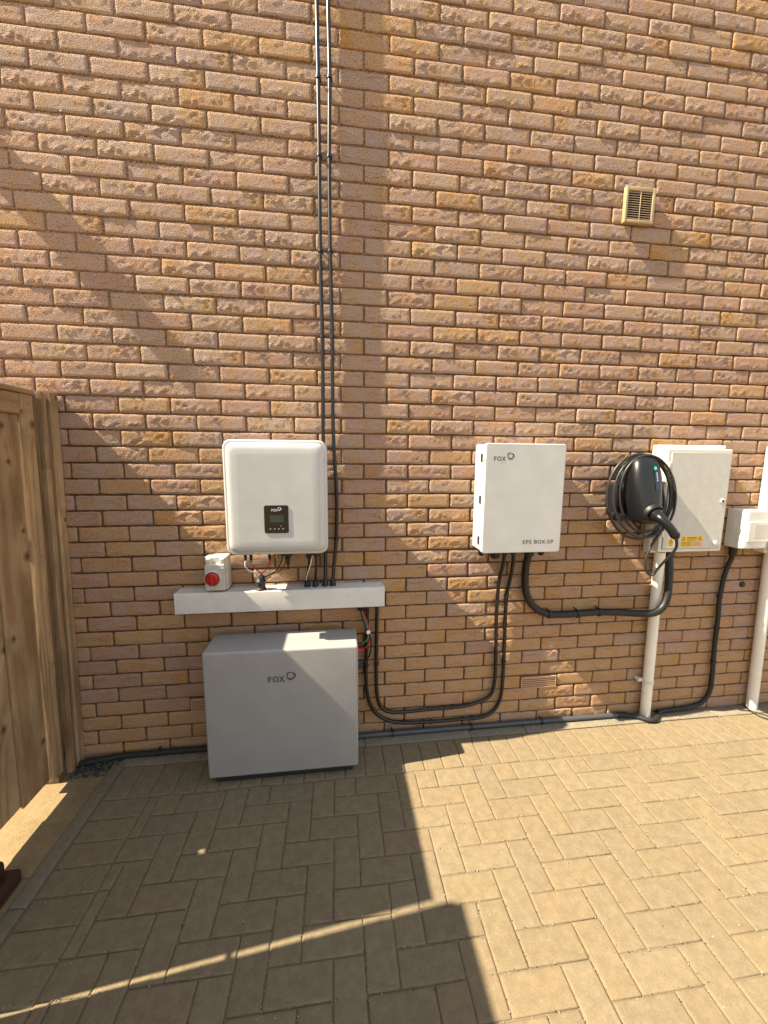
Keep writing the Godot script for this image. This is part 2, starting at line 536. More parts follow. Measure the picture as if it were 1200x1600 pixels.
func make_paving(eye: Vector3) -> void:
	var speck := noise(41, 0.06, 4)
	var size := 512
	var im := speck.get_seamless_image(size, size, false, false, 0.1, true)
	var im2 := noise(42, 0.35, 2).get_seamless_image(size, size, false, false, 0.1, true)
	var im3 := noise(43, 0.012, 3).get_seamless_image(size, size, false, false, 0.2, true)
	for q in [im, im2, im3]: q.convert(Image.FORMAT_L8)
	var a: PackedByteArray = im.get_data()
	var b: PackedByteArray = im2.get_data()
	var c: PackedByteArray = im3.get_data()
	var h := PackedByteArray(); h.resize(size * size)
	var col := PackedByteArray(); col.resize(size * size * 3)
	for i in size * size:
		var f := a[i] / 255.0
		var g := b[i] / 255.0
		var w := c[i] / 255.0
		h[i] = int(255 * clampf(0.45 * f + 0.55 * g, 0, 1))
		var t := 0.80 + 0.08 * (f - 0.5) + 0.26 * (g - 0.5) + 0.10 * (w - 0.5)
		if g > 0.80: t += 0.20        # pale grains
		if g < 0.17: t -= 0.22        # dark grains
		col[i * 3] = int(255 * clampf(t, 0, 1)); col[i * 3 + 1] = int(255 * clampf(t * 0.99, 0, 1)); col[i * 3 + 2] = int(255 * clampf(t * (0.94 + 0.08 * g), 0, 1))
	M.stone_color = image_from(size, size, col)
	M.stone_height = image_from(size, size, h, 1)
	var stone := func(r: float, g: float, bl: float, scale := 0.3) -> StandardMaterial3D:
		var m := mat(lin(r, g, bl), 0.92, 0.35)
		m.albedo_texture = M.stone_color
		m.heightmap_enabled = true
		m.heightmap_texture = M.stone_height
		m.heightmap_scale = 0.10
		triplanar(m, scale)
		return m
	# bedding sand and the ground that runs on beyond the paving
	var sand: StandardMaterial3D = stone.call(0.30, 0.235, 0.15, 0.17)
	var g := begin(-1)
	quad(g, Vector3(-60, -0.0052, 80), Vector3(60, -0.0052, 80), Vector3(60, -0.0052, -0.1), Vector3(-60, -0.0052, -0.1))
	var ground := MeshInstance3D.new()
	ground.name = "ground"
	ground.mesh = done(g)
	ground.material_override = sand
	tag(ground, "sandy ground under and between the paving blocks", "", "", "structure")
	add_child(ground)
	var paving := Node3D.new()
	paving.name = "pavement"
	tag(paving, "buff block paving in herringbone with a straight border course", "", "", "structure")
	add_child(paving)
	var mats := []
	for t in [[0.307, 0.244, 0.152], [0.299, 0.236, 0.145], [0.318, 0.254, 0.160], [0.314, 0.242, 0.148], [0.295, 0.235, 0.148], [0.314, 0.247, 0.149]]:
		mats.append(stone.call(t[0], t[1], t[2]))
	var blocks := []   # [x0, x1, z0, z1]
	var mx := 0.098
	var mz := 0.0945
	var x := -0.968
	while x < 4.2:      # the border course along the wall
		var w := 0.0985
		blocks.append([x, x + w, 0.0855, 0.2745]); x += w
	var z := 0.2745
	var j := 0
	while z < 2.9:      # the border column beside the edging
		blocks.append([-0.968, -0.765, z, z + 0.0965]); z += 0.0965
	for jj in range(-2, 28):
		for ii in range(-14, 40):
			var px := 0.455 + mx * ii
			var pz := 0.375 + mz * jj
			var ph := posmod(ii + jj, 4)
			if ph == 0: blocks.append([px, px + 2 * mx, pz, pz + mz])
			elif ph == 2: blocks.append([px, px + mx, pz, pz + 2 * mz])
	var rng := RandomNumberGenerator.new()
	rng.seed = 77
	var list := []
	for i in blocks.size():
		var q: Array = blocks[i]
		var herring := i >= blocks.size() - 30 * 54 / 2 - 10
		var x0: float = q[0]
		var x1: float = q[1]
		var z0: float = q[2]
		var z1: float = q[3]
		if not (q[2] < 0.1 or is_equal_approx(q[0], -0.968)):
			x0 = maxf(x0, -0.765); z0 = maxf(z0, 0.2745)
		if x1 - x0 < 0.016 or z1 - z0 < 0.016 or x0 > 3.9 or z0 > 2.6: continue
		var cx := (x0 + x1) / 2
		var cz := (z0 + z1) / 2
		var d := Vector3(cx, 0, cz) - eye
		# inside the frame of a wide lens at the eye
		var local := d.rotated(Vector3.UP, 0.124)
		var fz := -local.z * cos(0.135) - local.y * sin(0.135)
		var fy := local.y * cos(0.135) - local.z * sin(0.135) * -1.0
		var seen := local.z < -0.25 and absf(local.x) < 1.06 * (-local.z * 0.99 + 0.2)
		if cx > -0.5 and cx < 0.17 and cz < 0.22: seen = false
		list.append([(x1 - x0) * (z1 - z0) / pow(d.length(), 3.0) if seen else 0.0, x0, x1, z0, z1])
	list.sort_custom(func(p, q): return p[0] > q[0])
	var cache := {}
	var rest := {}
	var placed := 0
	for q in list:
		var w: float = q[2] - q[1] - 0.0023
		var d: float = q[4] - q[3] - 0.0023
		var key := "%.3f %.3f %d" % [w, d, rng.randi() % 3]
		if not cache.has(key): cache[key] = paver_mesh(w, d, cache.size())
		var at := Vector3((q[1] + q[2]) / 2, rng.randf_range(-0.0014, 0.0010), (q[3] + q[4]) / 2)
		var turn := Vector3(rng.randf_range(-0.006, 0.006), rng.randf_range(-0.004, 0.004), rng.randf_range(-0.006, 0.006))
		var m: StandardMaterial3D = mats[rng.randi() % mats.size()]
		if placed < 300 and q[0] > 0.0:
			placed += 1
			var o := part(paving, "paver", cache[key], m, false)
			o.position = at
			o.rotation = turn
		else:
			if not rest.has(m):
				rest[m] = SurfaceTool.new()
				rest[m].begin(Mesh.PRIMITIVE_TRIANGLES)
			rest[m].append_from(cache[key], 0, Transform3D(Basis.from_euler(turn), at))
	var whole := ArrayMesh.new()
	for m in rest:
		rest[m].commit(whole)
		whole.surface_set_material(whole.get_surface_count() - 1, m)
	if whole.get_surface_count():
		var o := MeshInstance3D.new()
		o.name = "paver_field"
		o.mesh = whole
		o.set_meta("kind", "stuff")
		paving.add_child(o, true)
	# concrete strip at the foot of the wall
	var kerb := Node3D.new()
	kerb.name = "kerb"
	tag(kerb, "pale concrete strip laid in lengths along the foot of the wall", "", "", "structure")
	add_child(kerb)
	var cm: StandardMaterial3D = stone.call(0.33, 0.285, 0.21, 0.4)
	var cuts := [-1.0, -0.33, 0.225, 0.815, 1.137, 1.75, 2.36, 2.97, 3.6, 4.2]
	for i in cuts.size() - 1:
		part(kerb, "slab", rbox_mesh(Vector3(cuts[i] + 0.0015, -0.06, 0.004), Vector3(cuts[i + 1] - 0.0015, 0.002 + 0.0012 * (i % 3), 0.0835 - 0.001 * (i % 2)), 0.003, 2), cm, false)
	# timber edging and the paving slabs beside the fence
	var em: StandardMaterial3D = stone.call(0.29, 0.245, 0.175, 0.22)
	var edging := thing("path_edging", "narrow grey edging strip dividing block paving from the slabs by the fence", "edging", Vector3(-1.0, 0, 0.6))
	for e in [[0.0, 0.634], [0.637, 1.1], [1.104, 2.6]]:
		var st := begin()
		rbox(st, Vector3(-1.026, -0.06, 0.055 + e[0]), Vector3(-0.973, 0.006, 0.055 + e[1]), 0.004, 2)
		part(edging, "edging_length", done(st), em)
	var path := Node3D.new()
	path.name = "path"
	tag(path, "smooth buff slabs running under the wooden fence", "", "", "structure")
	add_child(path)
	var sm: StandardMaterial3D = stone.call(0.36, 0.265, 0.14, 0.9)
	for e in [[0.1, 0.585], [0.588, 1.19], [1.193, 1.8], [1.803, 2.5]]:
		for f in [[-1.63, -1.0285], [-2.24, -1.633]]:
			part(path, "slab", rbox_mesh(Vector3(f[0], -0.05, e[0]), Vector3(f[1], 0.0015, e[1]), 0.003, 2), sm, false)

# ---------------------------------------------------------------- the fence
func wood_maps() -> void:
	var W := 768
	var H := 1024
	var n1 := noise(61, 1.0, 3)
	var n2 := noise(62, 1.0, 4)
	var rng := RandomNumberGenerator.new()
	rng.seed = 64
	var knots := []
	for i in 17: knots.append(Vector3(rng.randf(), rng.randf(), rng.randf_range(0.008, 0.02)))
	var cd := PackedByteArray(); cd.resize(W * H * 3)
	var hd := PackedByteArray(); hd.resize(W * H)
	for y in H:
		var v := float(y) / H * 1.9
		for x in W:
			var u := float(x) / W * 0.6
			var s := u * 42.0 + n1.get_noise_2d(u * 5.0, v * 0.55) * 2.6
			var dark := 0.0
			for k: Vector3 in knots:
				var dx := u - k.x * 0.6
				var dy := (v - k.y * 1.9)
				if absf(dx) > 0.09 or absf(dy) > 0.16: continue
				var d := sqrt(dx * dx + dy * dy * 0.3) / k.z
				s += 1.6 * exp(-d * d * 0.22) * signf(dx + 0.001)
				var near := sqrt(dx * dx + dy * dy * 0.75) / k.z
				dark = maxf(dark, clampf(1.25 - near, 0.0, 1.0))
			var ring := 0.5 + 0.5 * sin(s * TAU * 0.5)
			ring = pow(ring, 1.7)
			var fib := n2.get_noise_2d(u * 420.0, v * 9.0)
			var blot := n1.get_noise_2d(u * 5.0 + 40.0, v * 2.2)
			var t := 0.87 - 0.08 * ring + 0.15 * fib + 0.12 * blot
			t *= 1.0 - 0.32 * dark - 0.4 * maxf(0.0, dark - 0.75)
			var i := y * W + x
			cd[i * 3] = int(255 * clampf(t, 0, 1))
			cd[i * 3 + 1] = int(255 * clampf(t * (0.95 - 0.05 * ring - 0.08 * dark), 0, 1))
			cd[i * 3 + 2] = int(255 * clampf(t * (0.88 - 0.10 * ring - 0.12 * dark), 0, 1))
			hd[i] = int(255 * clampf(0.5 + 0.22 * fib - 0.18 * ring + 0.2 * dark, 0, 1))
	M.wood_color = image_from(W, H, cd)
	M.wood_height = image_from(W, H, hd, 1)

func wood(r: float, g: float, b: float) -> StandardMaterial3D:
	var m := mat(lin(r, g, b), 0.8, 0.35)
	m.albedo_texture = M.wood_color
	m.heightmap_enabled = true
	m.heightmap_texture = M.wood_height
	m.heightmap_scale = 0.12
	return m

func timber(st: SurfaceTool, lo: Vector3, hi: Vector3, off: float, lying := false, rough := 0.0, s := 0) -> void:   # a sawn length, grain along y (or z if lying)
	var rng := RandomNumberGenerator.new()
	rng.seed = 300 + s
	var c := 0.0025
	var rows := 2 if lying else 14
	st.set_smooth_group(-1)
	var ring := func(e: float, t: float) -> Array:
		var out := []
		var jx := rng.randf_range(-rough, rough)
		var jz := rng.randf_range(-rough, rough)
		if lying:
			for p in [[lo.x, lo.y + c], [lo.x + c, lo.y], [hi.x - c, lo.y], [hi.x, lo.y + c], [hi.x, hi.y - c], [hi.x - c, hi.y], [lo.x + c, hi.y], [lo.x, hi.y - c]]:
				out.append(Vector3(p[0], p[1], t))
		else:
			for p in [[lo.x, hi.z - c], [lo.x + c, hi.z], [hi.x - c, hi.z], [hi.x, hi.z - c], [hi.x, lo.z + c], [hi.x - c, lo.z], [lo.x + c, lo.z], [lo.x, lo.z + c]]:
				out.append(Vector3(p[0] + jx, t, p[1] + jz))
		return out
	var add := func(p: Vector3):
		st.set_uv(Vector2((p.y if lying else p.z + p.x) / 0.6 + off, (p.z if lying else p.y) / 1.9 + off * 0.37))
		st.add_vertex(p)
	var rings := []
	for k in rows + 1:
		var f := float(k) / rows
		rings.append(ring.call(0.0, lerpf(lo.z, hi.z, f) if lying else lerpf(lo.y, hi.y, f)))
	for k in rows:
		for i in 8:
			var j := (i + 1) % 8
			var A: Vector3 = rings[k][i]
			var B: Vector3 = rings[k][j]
			var C: Vector3 = rings[k + 1][j]
			var D: Vector3 = rings[k + 1][i]
			for p in [A, C, B, A, D, C]: add.call(p)
	for e in 2:
		var r: Array = rings[0 if e == 0 else rows]
		for i in range(1, 7):
			for p in ([r[0], r[i], r[i + 1]] if e == 0 else [r[0], r[i + 1], r[i]]): add.call(p)

func timber_mesh(lo: Vector3, hi: Vector3, off: float, lying := false, rough := 0.0, s := 0) -> ArrayMesh:
	var st := begin(-1)
	timber(st, lo, hi, off, lying, rough, s)
	return done(st)

func make_fence() -> void:
	wood_maps()
	var pale := wood(0.50, 0.385, 0.262)
	var mid := wood(0.42, 0.317, 0.21)
	var brown := wood(0.24, 0.175, 0.11)
	var orange := wood(0.36, 0.175, 0.07)
	var f := thing("wooden_fence", "weathered timber fence panel with posts against the brick wall, on the left", "fence", Vector3(-1.193, 0, 0))
	f.rotation.z = -0.027
	var P := func(called: String, mesh: Mesh, m: Material): return part(f, called, mesh, m, false)
	P.call("post", timber_mesh(Vector3(-0.075, 0.0, 0.0045), Vector3(0.0, 1.795, 0.052), 0.13, false, 0.0006, 1), pale)
	P.call("post_core", timber_mesh(Vector3(-0.07, 0.0, 0.0525), Vector3(-0.028, 1.785, 0.071), 0.41, false, 0.0012, 2), orange)
	P.call("batten", timber_mesh(Vector3(-0.06, 0.003, 0.0715), Vector3(-0.002, 1.79, 0.099), 0.62, false, 0.001, 3), mid)
	P.call("post", timber_mesh(Vector3(-0.085, 0.0, 0.1), Vector3(-0.022, 1.78, 0.156), 0.77, false, 0.0012, 4), brown)
	P.call("stile", timber_mesh(Vector3(-0.05, 0.07, 0.157), Vector3(0.004, 1.765, 0.221), 0.28, false, 0.0006, 5), pale)
	P.call("rail", timber_mesh(Vector3(-0.04, 1.682, 0.222), Vector3(0.0, 1.765, 0.985), 0.5, true), mid)
	P.call("rail", timber_mesh(Vector3(-0.075, 1.15, 0.16), Vector3(-0.046, 1.22, 0.985), 0.9, true), mid)
	P.call("capping", timber_mesh(Vector3(-0.06, 1.7665, 0.158), Vector3(0.012, 1.786, 0.99), 0.1, true), pale)
	# upright boards of uneven thickness; one has lost a knot
	var z := 0.2225
	var k := 0
	for w in [0.145, 0.15, 0.14, 0.15, 0.1545]:
		var x1 := -0.010 - 0.0125 * (k % 2)
		var y0: float = 0.082 + [0.0, 0.006, -0.004, 0.008, 0.002][k]
		var off: float = [0.0, 0.27, 0.55, 0.81, 0.36][k]
		var hi := Vector3(x1, 1.681, minf(z + w, 0.985))
		var lo := Vector3(x1 - 0.0118, y0, z - (0.008 if k > 0 else 0.0))
		if k == 2:
			var st := begin(-1)
			var hz := 0.637
			var hy := 0.853
			var hh := 0.018
			var hw := 0.008
			timber(st, lo, Vector3(hi.x, hy - hh, hi.z), off)
			timber(st, Vector3(lo.x, hy + hh, lo.z), hi, off)
			timber(st, Vector3(lo.x, hy - hh, lo.z), Vector3(hi.x, hy + hh, hz - hw), off)
			timber(st, Vector3(lo.x, hy - hh, hz + hw), Vector3(hi.x, hy + hh, hi.z), off)
			P.call("board", done(st), mid)
		else:
			P.call("board", timber_mesh(lo, hi, off, false, 0.0005, 10 + k), mid if k != 1 else pale)
		z += w
		k += 1
	P.call("stile", timber_mesh(Vector3(-0.05, 0.07, 0.9635), Vector3(0.004, 1.765, 0.990), 0.66), pale)
	for q in [[0.19, 1.6], [0.185, 1.1], [0.13, 1.45], [0.19, 0.62], [0.185, 1.73], [0.125, 0.35], [0.03, 1.72]]:
		var st := begin()
		var fx := 0.0045 if q[0] > 0.16 else -0.0135 if q[0] > 0.09 else 0.0005
		cylinder(st, Vector3(fx - 0.002, q[1], q[0]), Vector3(fx + 0.0006, q[1], q[0]), 0.0032, 0.003, 8)
		P.call("nail", done(st), M.rust)
	# beyond a narrow gap, a taller closeboard panel that the frame does not reach; its shadow does
	var g := thing("tall_fence_panel", "taller timber fence panel past a narrow gap, its shadow across the paving", "fence", Vector3(-1.17, 0, 1.0))
	var zz := 1.004
	for i in 11:
		var lo := Vector3(-1.186 - 0.0145 * (i % 2), 0.02, zz - (0.01 if i > 0 else 0.0))
		var hi := Vector3(-1.172 - 0.0145 * (i % 2), 1.905, zz + 0.15)
		if i == 0:      # planed to a slight taper, which makes the gap wider at the top
			for s in 7:
				var a := 1.885 * s / 7.0
				timber_like(g, Vector3(lo.x, 0.02 + a, 0.9965 + 0.0021 * s), Vector3(hi.x, 0.02 + a + 1.885 / 7.0 - 0.0003, hi.z), 0.2, mid)
		else:
			part(g, "board", timber_mesh(lo, hi, 0.17 * i), mid)
		zz += 0.15
	part(g, "capping", timber_mesh(Vector3(-1.205, 1.906, 1.02), Vector3(-1.16, 1.93, 2.66), 0.3, true), pale)
	part(g, "hinge", rbox_mesh(Vector3(-1.183, 1.06, 0.986), Vector3(-1.171, 1.074, 1.03), 0.003, 2), M.rust)

var board_pieces: SurfaceTool
func timber_like(parent: Node3D, lo: Vector3, hi: Vector3, off: float, m: Material) -> void:
	if board_pieces == null: board_pieces = begin(-1)
	timber(board_pieces, lo, hi, off)
	if hi.y > 1.9:
		part(parent, "board", done(board_pieces), m)

# ---------------------------------------------------------------- things on the wall
func clip(parent: Node3D, at: Vector3, dir: Vector3, r: float) -> void:
	var st := begin()
	var d := dir.normalized()
	cylinder(st, at - d * 0.006, at + d * 0.006, r + 0.0028, r + 0.0028, 14)
	var side := d.cross(Vector3(0, 0, 1)).normalized()
	var foot := at + side * (r + 0.001)
	cylinder(st, Vector3(foot.x, foot.y, 0.0), Vector3(foot.x, foot.y, at.z * 0.7), 0.0034, 0.0034, 8)
	part(parent, "clip", done(st), M.black)

func gland(parent: Node3D, at: Vector3, dir: Vector3, r: float, length := 0.03) -> void:
	var st := begin()
	turned(st, at, dir, [[0.0, r * 1.15], [length * 0.3, r * 1.15], [length * 0.32, r], [length * 0.75, r], [length * 0.95, r * 0.75], [length, r * 0.6]], 12)
	part(parent, "gland", done(st), M.black)

func make_inverter() -> void:
	var t := thing("inverter", "white box inverter with small black display above the white trunking", "inverter", Vector3(-0.175, 1.09, 0.0))
	part(t, "back_body", rbox_mesh(Vector3(-0.368, 1.105, 0.012), Vector3(0.018, 1.575, 0.14), 0.012), M.alloy)
	part(t, "cover_rim", plate_mesh(-0.397, 0.046, 1.089, 1.597, 0.139, 0.206, 0.036, 0.007, 4), M.white_paint)
	var st := begin()
	var rings := []
	for s in [[0.0, 0.2055], [0.002, 0.212], [0.005, 0.2175], [0.011, 0.2225], [0.019, 0.2255], [0.030, 0.2268], [0.05, 0.2274]]:
		rings.append(rr(-0.384 + s[0], 0.034 - s[0], 1.102 + s[0], 1.585 - s[0], 0.034 - s[0] * 0.4, s[1], 7))
	loft(st, rings)
	part(t, "cover", done(st), M.white_paint)
	var d := part(t, "display", plate_mesh(-0.2275, -0.1235, 1.191, 1.3145, 0.2265, 0.2296, 0.008, 0.001), M.gloss_black)
	part(d, "screen", plate_mesh(-0.2035, -0.1445, 1.239, 1.270, 0.2292, 0.2299, 0.001, 0.0002, 1), M.lcd, false)
	for x in [-0.202, -0.184, -0.166, -0.148]:
		part(d, "button_mark", plate_mesh(x - 0.003, x + 0.003, 1.2075, 1.2125, 0.2294, 0.2299, 0.002, 0.0002, 1), M.grey_print, false)
	part(d, "button_mark", plate_mesh(-0.1595, -0.1555, 1.220, 1.224, 0.2294, 0.2299, 0.0018, 0.0002, 1), M.grey_print, false)
	lettering(t, "lettering", "FOX", Vector3(-0.183, 1.2935, 0.2299), 0.010, 0.026, M.white_print)
	emblem(t, Vector3(-0.1615, 1.2985, 0.2297), 0.0145, M.white_print)
	# sockets under the case
	for c in [[-0.343, 0.022], [-0.318, 0.016], [-0.232, 0.02]]:
		var s := begin()
		rbox(s, Vector3(c[0] - c[1] / 2, 1.068, 0.09), Vector3(c[0] + c[1] / 2, 1.106, 0.115), 0.004, 2)
		turned(s, Vector3(c[0], 1.07, 0.1025), Vector3.DOWN, [[0.0, 0.0075], [0.02, 0.0068], [0.032, 0.0045]], 10)
		part(t, "socket", done(s), M.black)
	var s2 := begin()
	rbox(s2, Vector3(-0.178, 1.062, 0.085), Vector3(-0.122, 1.106, 0.13), 0.005, 2)
	turned(s2, Vector3(-0.146, 1.065, 0.11), Vector3.DOWN, [[0.0, 0.013], [0.02, 0.013], [0.022, 0.009], [0.05, 0.008], [0.052, 0.005], [0.072, 0.0035]], 12)
	part(t, "data_plug", done(s2), M.black)
	var s3 := begin()
	turned(s3, Vector3(-0.045, 1.106, 0.11), Vector3.DOWN, [[0.0, 0.021], [0.03, 0.021], [0.033, 0.018], [0.055, 0.017], [0.065, 0.011]], 14)
	part(t, "mains_plug", done(s3), M.black)
	var s4 := begin()
	turned(s4, Vector3(-0.012, 1.106, 0.11), Vector3.DOWN, [[0.0, 0.017], [0.024, 0.017], [0.026, 0.014], [0.05, 0.013], [0.06, 0.008]], 14)
	part(t, "mains_plug", done(s4), M.dark_grey)

func make_isolator() -> void:
	var t := thing("isolator_switch", "small grey isolator box with red rotary knob above the trunking's left end", "switch", Vector3(-0.492, 0.887, 0.0))
	part(t, "body", rbox_mesh(Vector3(-0.538, 0.887, 0.004), Vector3(-0.436, 1.052, 0.072), 0.006), M.pale_grey)
	var st := begin()
	plate(st, -0.533, -0.441, 0.893, 1.020, 0.0705, 0.100, 0.008, 0.004)
	part(t, "cover", done(st), M.pale_grey)
	for x in [-0.528, -0.466]:
		part(t, "lug", rbox_mesh(Vector3(x, 1.012, 0.05), Vector3(x + 0.022, 1.047, 0.092), 0.005), M.pale_grey)
	for y in [0.902, 0.918, 1.0]:
		part(t, "rib", rbox_mesh(Vector3(-0.5305, y, 0.0985), Vector3(-0.4435, y + 0.0035, 0.1015), 0.001, 1), M.pale_grey)
	var c := Vector3(-0.497, 0.953, 0.0995)
	var s := begin()
	turned(s, c, Vector3(0, 0, 1), [[0.0, 0.040], [0.003, 0.040], [0.004, 0.0345], [0.006, 0.034]], 28)
	part(t, "collar", done(s), M.pale_grey)
	var gv := begin()
	turned(gv, c + Vector3(0, 0, 0.0048), Vector3(0, 0, 1), [[0.0, 0.0338], [0.0016, 0.0338], [0.0018, 0.03]], 28)
	part(t, "knob_seat", done(gv), M.dark_grey)
	for a in 4:
		var dirv := Vector3(cos(PI / 4 + a * PI / 2), sin(PI / 4 + a * PI / 2), 0)
		var q := begin()
		cylinder(q, c + dirv * 0.037, c + dirv * 0.037 + Vector3(0, 0, 0.009), 0.0045, 0.004, 8)
		part(t, "locking_lug", done(q), M.pale_grey)
	var k := begin()
	turned(k, c + Vector3(0, 0, 0.0055), Vector3(0, 0, 1), [[0.0, 0.0305], [0.009, 0.0295], [0.0115, 0.027], [0.012, 0.02]], 28)
	var knob := part(t, "knob", done(k), M.red)
	var gr := begin()
	rbox(gr, Vector3(c.x - 0.006, c.y - 0.028, 0.110), Vector3(c.x + 0.006, c.y + 0.028, 0.1265), 0.004, 2)
	part(knob, "grip", done(gr), M.red, false)

func make_trunking() -> void:
	var t := thing("cable_trunking", "long white square cable trunking fixed below the inverter", "trunking", Vector3(-0.177, 0.783, 0.0))
	part(t, "channel", rbox_mesh(Vector3(-0.672, 0.7835, 0.002), Vector3(0.3185, 0.8815, 0.094), 0.003, 2), M.white_plastic)
	var st := begin()
	rbox(st, Vector3(-0.673, 0.7825, 0.0935), Vector3(0.3195, 0.8828, 0.1), 0.003, 3)
	part(t, "lid", done(st), M.white_plastic)
	for y in [[0.8812, 0.8832], [0.7817, 0.7837]]:
		part(t, "lid_lip", rbox_mesh(Vector3(-0.673, y[0], 0.07), Vector3(0.3195, y[1], 0.0985), 0.0009, 1), M.white_plastic)
	for x in [[-0.676, -0.6715], [0.318, 0.3225]]:
		part(t, "end_cap", rbox_mesh(Vector3(x[0], 0.782, 0.002), Vector3(x[1], 0.8835, 0.1005), 0.0015, 2), M.white_plastic)
	for x in [-0.063, -0.022, 0.026, 0.064]:
		gland(t, Vector3(x, 0.8825, 0.045), Vector3.UP, 0.014, 0.03)
	var g := begin()
	turned(g, Vector3(-0.283, 0.8835, 0.074), Vector3.UP, [[0.0, 0.025], [0.008, 0.025], [0.009, 0.022], [0.030, 0.022], [0.031, 0.024], [0.048, 0.024], [0.050, 0.019], [0.066, 0.018], [0.072, 0.012]], 18)
	part(t, "gland", done(g), M.dark_grey)
	gland(t, Vector3(0.205, 0.7825, 0.055), Vector3.DOWN, 0.018, 0.034)
	gland(t, Vector3(0.242, 0.7825, 0.03), Vector3.DOWN, 0.012, 0.012)
	gland(t, Vector3(0.292, 0.7825, 0.03), Vector3.DOWN, 0.012, 0.012)

func make_battery() -> void:
	var t := thing("battery_cabinet", "large plain grey-white battery cabinet standing on the paving by the wall", "battery", Vector3(-0.168, 0.0, 0.155))
	part(t, "case", rbox_mesh(Vector3(-0.516, 0.036, 0.058), Vector3(0.180, 0.657, 0.252), 0.011, 4), M.battery_paint)
	part(t, "foot", rbox_mesh(Vector3(-0.49, 0.0005, 0.075), Vector3(0.155, 0.0365, 0.232), 0.004, 2), M.dark_grey)
	lettering(t, "lettering", "FOX", Vector3(-0.1945, 0.5155, 0.2532), 0.0285, 0.0745, M.grey_letter)
	lettering(t, "small_lettering", "E S S", Vector3(-0.169, 0.4885, 0.2532), 0.0055, 0.029, M.pale_letter)
	emblem(t, Vector3(-0.129, 0.5285, 0.2532), 0.040, M.grey_letter)
	for s in [[0.585, 0.012, 0.1], [0.555, 0.011, 0.095], [0.49, 0.013, 0.1], [0.462, 0.008, 0.1]]:
		var q := begin()
		turned(q, Vector3(0.179, s[0], s[2]), Vector3.RIGHT, [[0.0, s[1] * 1.2], [0.008, s[1] * 1.2], [0.009, s[1]], [0.026, s[1] * 0.95], [0.034, s[1] * 0.6]], 12)
		part(t, "socket", done(q), M.red if s[0] == 0.555 else M.black)

func make_eps() -> void:
	var t := thing("backup_power_box", "white switch box lettered EPS BOX-SP on the wall", "electrical box", Vector3(1.0, 1.06, 0.0))
	part(t, "case", rbox_mesh(Vector3(0.800, 1.062, 0.006), Vector3(1.206, 1.596, 0.142), 0.012), M.white_paint)
	part(t, "front_cover", plate_mesh(0.797, 1.209, 1.058, 1.598, 0.130, 0.158, 0.013, 0.004, 3), M.white_paint)
	lettering(t, "lettering", "FOX", Vector3(0.8685, 1.525, 0.1578), 0.0215, 0.060, M.grey_letter)
	lettering(t, "small_lettering", "E S S", Vector3(0.888, 1.5045, 0.1578), 0.005, 0.024, M.pale_letter)
	emblem(t, Vector3(0.922, 1.538, 0.1578), 0.033, M.grey_letter)
	lettering(t, "lettering", "EPS BOX-SP", Vector3(1.0895, 1.1125, 0.1578), 0.0205, 0.163, M.grey_letter)
	for y in [1.529, 1.322, 1.116]:
		var s := begin()
		rbox(s, Vector3(0.7945, y - 0.020, 0.098), Vector3(0.803, y + 0.020, 0.1145), 0.002, 2)
		part(t, "latch", done(s), M.dark_grey)
		var c := begin()
		cylinder(c, Vector3(0.7935, y + 0.008, 0.106), Vector3(0.803, y + 0.008, 0.106), 0.005, 0.005, 10)
		part(t, "latch_pin", done(c), M.black)
	for y in [1.474, 1.171]:
		part(t, "latch", rbox_mesh(Vector3(1.204, y - 0.018, 0.09), Vector3(1.220, y + 0.018, 0.112), 0.003, 2), M.black)
	# rating label on the left side: rows of small print
	part(t, "rating_label", rbox_mesh(Vector3(0.7985, 1.33, 0.035), Vector3(0.8005, 1.5, 0.08), 0.0005, 1), M.white_print)
	var rng := RandomNumberGenerator.new()
	rng.seed = 4
	var pr := begin()
	for r in 13:
		var y := 1.488 - r * 0.012
		var z := 0.039
		while z < 0.074:
			var w := rng.randf_range(0.003, 0.010)
			if rng.randf() < 0.75: rbox(pr, Vector3(0.7979, y, z), Vector3(0.7990, y + 0.0035, minf(z + w, 0.077)), 0.0002, 1)
			z += w + 0.0025
	part(t, "label_print", done(pr), M.pale_letter)
	for s in [[0.838, 0.02, 0.05], [0.898, 0.030, 0.085], [0.964, 0.018, 0.06], [1.010, 0.018, 0.06], [1.093, 0.030, 0.07], [1.160, 0.020, 0.07]]:
		gland(t, Vector3(s[0], 1.063, s[2]), Vector3.DOWN, s[1] * 0.82, 0.043 if s[1] < 0.025 else 0.05)

